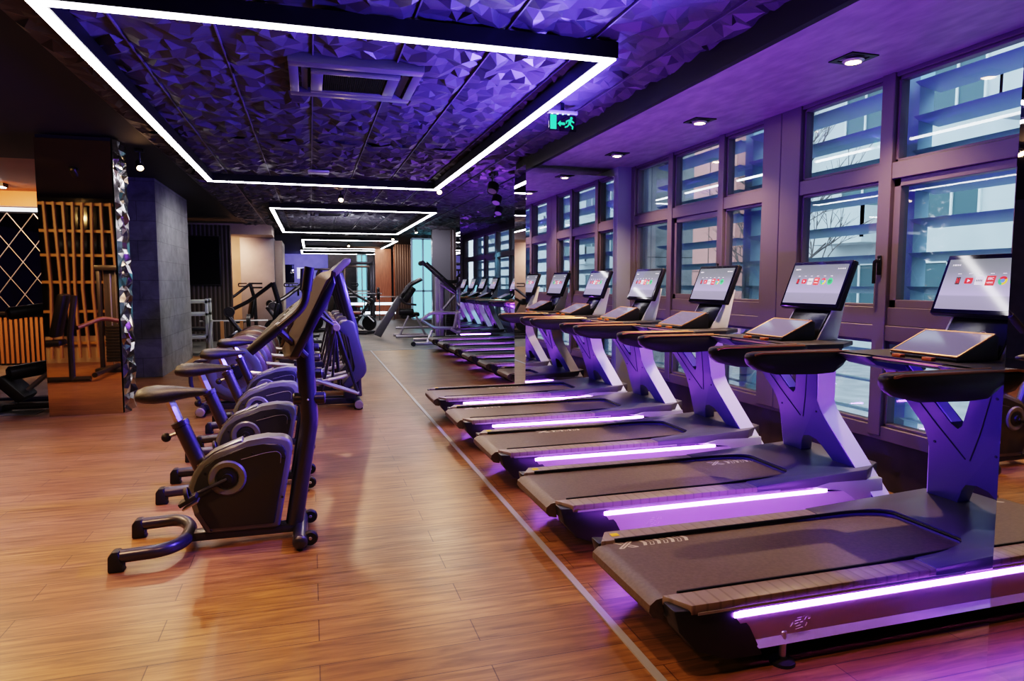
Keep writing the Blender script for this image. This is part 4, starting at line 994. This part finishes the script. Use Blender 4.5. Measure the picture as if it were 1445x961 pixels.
bar(bar(MB(o),[(3.25,16.2,.40),(3.55,16.2,.22),(3.9,16.2,.42)],.035,.1),[(3.35,16.25,.42),(3.42,16.25,.78)],.04).build('lower_arm','lilac_frame',t)
MB(o).cbox((3.55,16.5,.70),(.22,.3,.2),(0,.2,0),.04).build('pad','vinyl',t)
bar(bar(MB(o),[(2.30,16.1,.06),(2.95,16.1,.06)],.04),[(2.65,16.1,.06),(2.80,16.3,.35)],.035).build('front_leg','lilac_frame',t)
MB(o).cyl((2.32,16.1,.06),(0,1,0),.055,.10,14).build('foot_cap','rubber',t)
stack_tower(o,3.55,17.4,.5,1.5,t)
bar(MB(o),[(2.5,17.3,.06),(3.9,17.3,.06)],.04).build('base_rail','lilac_frame',t)

# distant racks in the middle of the hall
def rack(o, label, w=1.1, h=2.25):
    t = thing('power_rack', label, 'gym machine', o, 0, 'distant racks in the hall'); q = (0,0,0)
    for x in (-w/2,w/2):
        for y in (-.5,.5): MB(q).box(x-.04,x+.04,y-.04,y+.04,0,h,.008).build('upright','dark_frame',t)
    m = MB(q)
    for y in (-.5,.5): m.box(-w/2,w/2,y-.03,y+.03,h-.08,h,.006)
    for x in (-w/2,w/2): m.box(x-.03,x+.03,-.5,.5,h-.08,h,.006); MB(q).box(x-.03,x+.03,-.5,.5,.02,.10,.006).build('base_rail','dark_frame',t)
    m.build('top_frame','dark_frame',t)
    MB(q).tube([(-w*.75,-.55,1.15),(w*.75,-.55,1.15)],.018,8).build('barbell','silver',t)
    plates(q,(-w*.72,-.55,1.15),(1,0,0),.22,2,t); plates(q,(w*.62,-.55,1.15),(1,0,0),.22,2,t)
    MB(q).box(-.16,.16,-.35,.75,.42,.5,.03).build('bench_pad','redpad',t)
    MB(q).box(-.04,.04,-.2,.6,0,.42).build('bench_leg','dark_frame',t)
    return t
M['redpad'] = mat('dark red vinyl',(.16,.03,.025),.4)
rack((1.55,24.5,0),'dark power rack beyond the elliptical console, centre of the hall')
rack((2.1,31.5,0),'far power rack in front of the bright windows',1.3,2.3)
rack((.3,33,0),'farthest power rack near the blue back wall',1.2,2.2)
# added balustrade at the far end; its glowing bands stand in for floor shine
t = thing('shine_balustrade', 'low added balustrade whose glow stands in for floor shine at the far end', 'balustrade', (2.2,29,0)); o = (2.2,29,0)
for z in (.25,.62): MB(o).box(1.5,3.35,28.2,28.24,z,z+.10).build('shine_band',emis('floor shine glow',(.75,.85,1),2.2),t,smooth=0)
for x in (1.5,2.1,2.7,3.3): MB(o).box(x-.02,x+.02,28.19,28.25,0,.95).build('post','dark_frame',t,smooth=0)
MB(o).box(1.5,3.35,28.19,28.25,.93,.98,.01).build('top_rail','silver',t)

# ------------------------------------------------------------------ outside
struct(MB().box(4.3,60,-30,70,-1.2,-1.0),'floor','concrete',smooth=0)
def building(label, x, y0, y1, z1, wallm, rows, cols, balc, o):
    t = thing('apartment_building', label, 'building', o)
    MB(o).box(x,x+8,y0,y1,-1,z1).build('wall',wallm,t,smooth=0)
    dy = (y1-y0)/cols; rr = random.Random(5)
    for r_ in range(rows):
        z = .6+r_*2.7
        for c in range(cols):
            y = y0+dy*(c+.5); w = dy*.27; h = 1.55
            if (c+r_*2) % 4 == 1 and balc:
                MB(o).box(x-1.1,x,y-dy*.36,y+dy*.36,z-.55,z-.4).box(x-1.1,x-1.02,y-dy*.36,y+dy*.36,z-.4,z+.55).box(x-1.1,x,y-dy*.36,y-dy*.36+.08,z-.4,z+.55).box(x-1.1,x,y+dy*.36-.08,y+dy*.36,z-.4,z+.55).build('balcony',wallm,t,smooth=0)
                w = dy*.3
            f = MB(o)
            for q in ((y-w,y+w,z,z+.07),(y-w,y+w,z+h-.07,z+h),(y-w,y-w+.07,z,z+h),(y+w-.07,y+w,z,z+h),(y-.035,y+.035,z,z+h)): f.box(x-.06,x+.02,*q)
            fr = f.build('window','bframe',t,smooth=0)
            MB(o).box(x-.02,x+.01,y-w+.05,y+w-.05,z+.05,z+h-.05).build('pane','bwin',fr,smooth=0)
    MB(o).box(x-.3,x+8,y0-.1,y1+.1,z1,z1+.4).build('roof_edge','bframe',t,smooth=0)
building('white apartment block seen between the louvres, with balconies and windows',17,-6,22.6,17,'bldg',6,9,True,(17,8,-1))
t_ = building('salmon pink building seen through the louvres left of the white block',16,23.2,44,15,'bldg2',0,4,False,(16,33,-1))
m = MB((16,33,-1))
for z in range(0,15,2): m.box(15.985,16,23.2,44,z,z+.03)
for y in range(25,44,3): m.box(15.985,16,y,y+.03,-1,15)
pb = [o for o in C.objects if o.get('label','').startswith('salmon')][0]
m.build('panel_joints','bark',pb,smooth=0)
building('pale apartment block far behind, seen only in the tall mirror',18,-40,-8,15,'bldg',5,8,True,(18,-24,-1))
def tree(x, y, h, label, seed):
    r = random.Random(seed); t = thing('bare_tree', label, 'tree', (x,y,-1)); o = (x,y,-1)
    tr = MB(o).tube([(x,y,-1),(x+.1,y+.05,h*.45),(x+.05,y,h)],[.11,.02],8).build('trunk','bark',t)
    m = MB(o)
    def br(p, d, l, rad, lv):
        q = p+d*l; m.tube([p,p.lerp(q,.5)+Vector((r.uniform(-.05,.05),)*3),q],[rad,rad*.55],5)
        if lv:
            for k in range(3):
                e = (d+Vector((r.uniform(-.7,.7),r.uniform(-.8,.8),r.uniform(-.2,.6)))).normalized()
                br(p.lerp(q,r.uniform(.5,1)),e,l*r.uniform(.55,.75),rad*.6,lv-1)
    for k in range(9):
        z = h*(.2+.08*k); a = k*2.4
        br(Vector((x+.08,y,z)),Vector((math.cos(a)*.6,math.sin(a),.7)).normalized(),1.3,.028,3)
    m.build('branches','bark',t)
tree(10.5,13.2,4.5,'bare leafless tree showing between the louvres by the third screen',3)
tree(12.5,16.5,4.0,'second bare tree a little farther along the street',8)
# ------------------------------------------------------------------ camera, light
f_ = 955.0; cx_, cy_ = 722.5, 480.5
dy = Vector((438-cx_, 400-cy_, f_)).normalized(); dz = Vector((0,-f_,400-cy_)).normalized(); dx_ = dy.cross(dz)
# rows of the world axes in camera space (x right, y down, z forward)
Rw = Matrix((dx_, dy, dz))
right = Rw @ Vector((1,0,0)); down = Rw @ Vector((0,1,0)); fwd = Rw @ Vector((0,0,1))
cam = bpy.data.cameras.new('camera'); co = bpy.data.objects.new('camera', cam); C.objects.link(co)
m4 = Matrix((right, -down, -fwd)).transposed().to_4x4(); m4.translation = (0,0,1.5); co.matrix_world = m4
cam.sensor_width = 36; cam.lens = 36*f_/1445; cam.clip_start = .02; cam.clip_end = 300
sc.camera = co
w = bpy.data.worlds.new('sky'); sc.world = w; w.use_nodes = True
bg = w.node_tree.nodes['Background']; bg.inputs['Color'].default_value = (.72,.84,1,1); bg.inputs['Strength'].default_value = 2.3
V = (.30,.09,1.0)
for k in range(5):   # added floating spots stand in for upward glow of the violet light bars
    lamp('violet_fill','SPOT',(1.7,1.98+PITCH*k,1.35),60,V,.008,(3.1,2.2+PITCH*k,2.96),110,.8)
lamp('violet_fill','SPOT',(3.4,11.5,.9),160,V,.008,(3.0,12,3),150,.7)  # added violet spot washing the second bay ceiling from below
lamp('blue_fill','SPOT',(2.2,3.2,2.0),500,(.14,.10,1),.02,(.8,2.8,3.1),140,.7)  # added bare spot that tints the near ceiling facets blue
for k in range(5): lamp('flank_fill','SPOT',(3.75,1.93+PITCH*k,2.6),60,(.80,.88,1),.02,(3.3,2.12+PITCH*k,.5),34,.8)  # added cool spots brighten the mast flanks in place of window light
lamp('white_fill','SPOT',(.2,12.6,3.0),200,(.95,.95,1),.05,(-2.3,13.4,1.6),70,.8)  # added bare spot to brighten the side of the tiled column
lamp('white_fill','SPOT',(-1.2,16.0,3.0),160,(1,.9,.8),.05,(-1.9,16.5,.5),120,.8)  # added to lift the dim machines on the left of the hall
lamp('white_fill','SPOT',(.9,17.5,1.9),90,(.85,.85,1),.01,(.9,17.8,3.1),150,.8)  # added spot pointing up, lightens the ceiling around the second pendant
lamp('white_fill','SPOT',(3.2,18.6,3.0),160,(.9,.85,1),.05,(3.6,20.4,1.5),110,.8)
lamp('cyan_lamp','SPOT',(4.7,13.5,2.7),120,(.25,.8,1),.1,(4.2,13.3,.5),120,.7)
lamp('blue_fill','SPOT',(2.4,5.4,2.2),600,(.14,.10,1),.1,(.4,5.8,3.1),150,.7)  # another added blue wash for the ceiling facets
lamp('blue_fill','SPOT',(2.3,7.0,1.9),200,(.16,.12,1),.1,(.0,7.0,1.0),100,.8)  # added blue spot towards the last bikes and the ellipticals
for x, y, e in ((-1.9,2.4,150),(-.6,4.6,110),(-2.6,5.2,110),(.3,1.6,90),(-.9,8.9,90),(.3,10.8,60)):
    lamp('warm_fill','SPOT',(x,y,3.1),e,(1,.58,.28),.05,(x,y,0),120,.8)  # added bare warm spots that light the floor and bikes
lamp('warm_fill','SPOT',(-5,6,3.0),150,(1,.70,.36),.05,(-4.8,3,1.0),130,.8)  # added to brighten the slatted screen for its reflection
lamp('warm_fill','SPOT',(-3.6,7.4,3.1),160,(1,.66,.36),.05,(-3.4,5,0.5),120,.8)  # added to brighten the stack machine for its reflection
for k in range(5):
    lamp('blue_fill','SPOT',(1.5,1.95+PITCH*k,.72),70,(.10,.04,1),.004,(3.1,2.5+PITCH*k,.55),62,.7)  # added low floating spots that turn the mast fronts blue
for k in range(4): lamp('blue_fill','SPOT',(1.3,4.0+1.5*k,1.6),230,(.11,.08,1),.01,(0,4.13+1.5*k,1.0),62,.8)  # added blue spots for the right sides of the bike columns
lamp('warm_fill','SPOT',(-5,12.2,2.9),420,(1,.5,.22),.05,(-5.5,14,1.5),140,.8)  # added warm spot that brightens the slatted counter corner
lamp('warm_fill','SPOT',(-2.3,20.5,2.7),180,(1,.6,.36),.05,(-2.2,22.5,1.2),120,.8)  # added warm spot kept on the beige wall
lamp('warm_fill','SPOT',(2.9,27,2.9),180,(1,.6,.4),.05,(3.1,30,1.4),100,.8)
for y, e in ((17,120),(23,120)): lamp('white_fill','SPOT',(.5,y,3.0),e,(.95,.95,1),.05,(.5,y,0),140,.8)
lamp('blue_fill','SPOT',(0,36.5,2.8),500,(.3,.3,1),.1,(0,40,1.4),120,.8)
sc.view_settings.view_transform = 'Filmic'; sc.view_settings.look = 'High Contrast'
sc.view_settings.exposure = .7
cy = sc.cycles
cy.use_denoising = True; cy.denoiser = 'OPENIMAGEDENOISE'; cy.max_bounces = 9; cy.glossy_bounces = 6; cy.diffuse_bounces = 4; cy.transparent_max_bounces = 16
cy.sample_clamp_indirect = 6; cy.caustics_reflective = False; cy.caustics_refractive = False
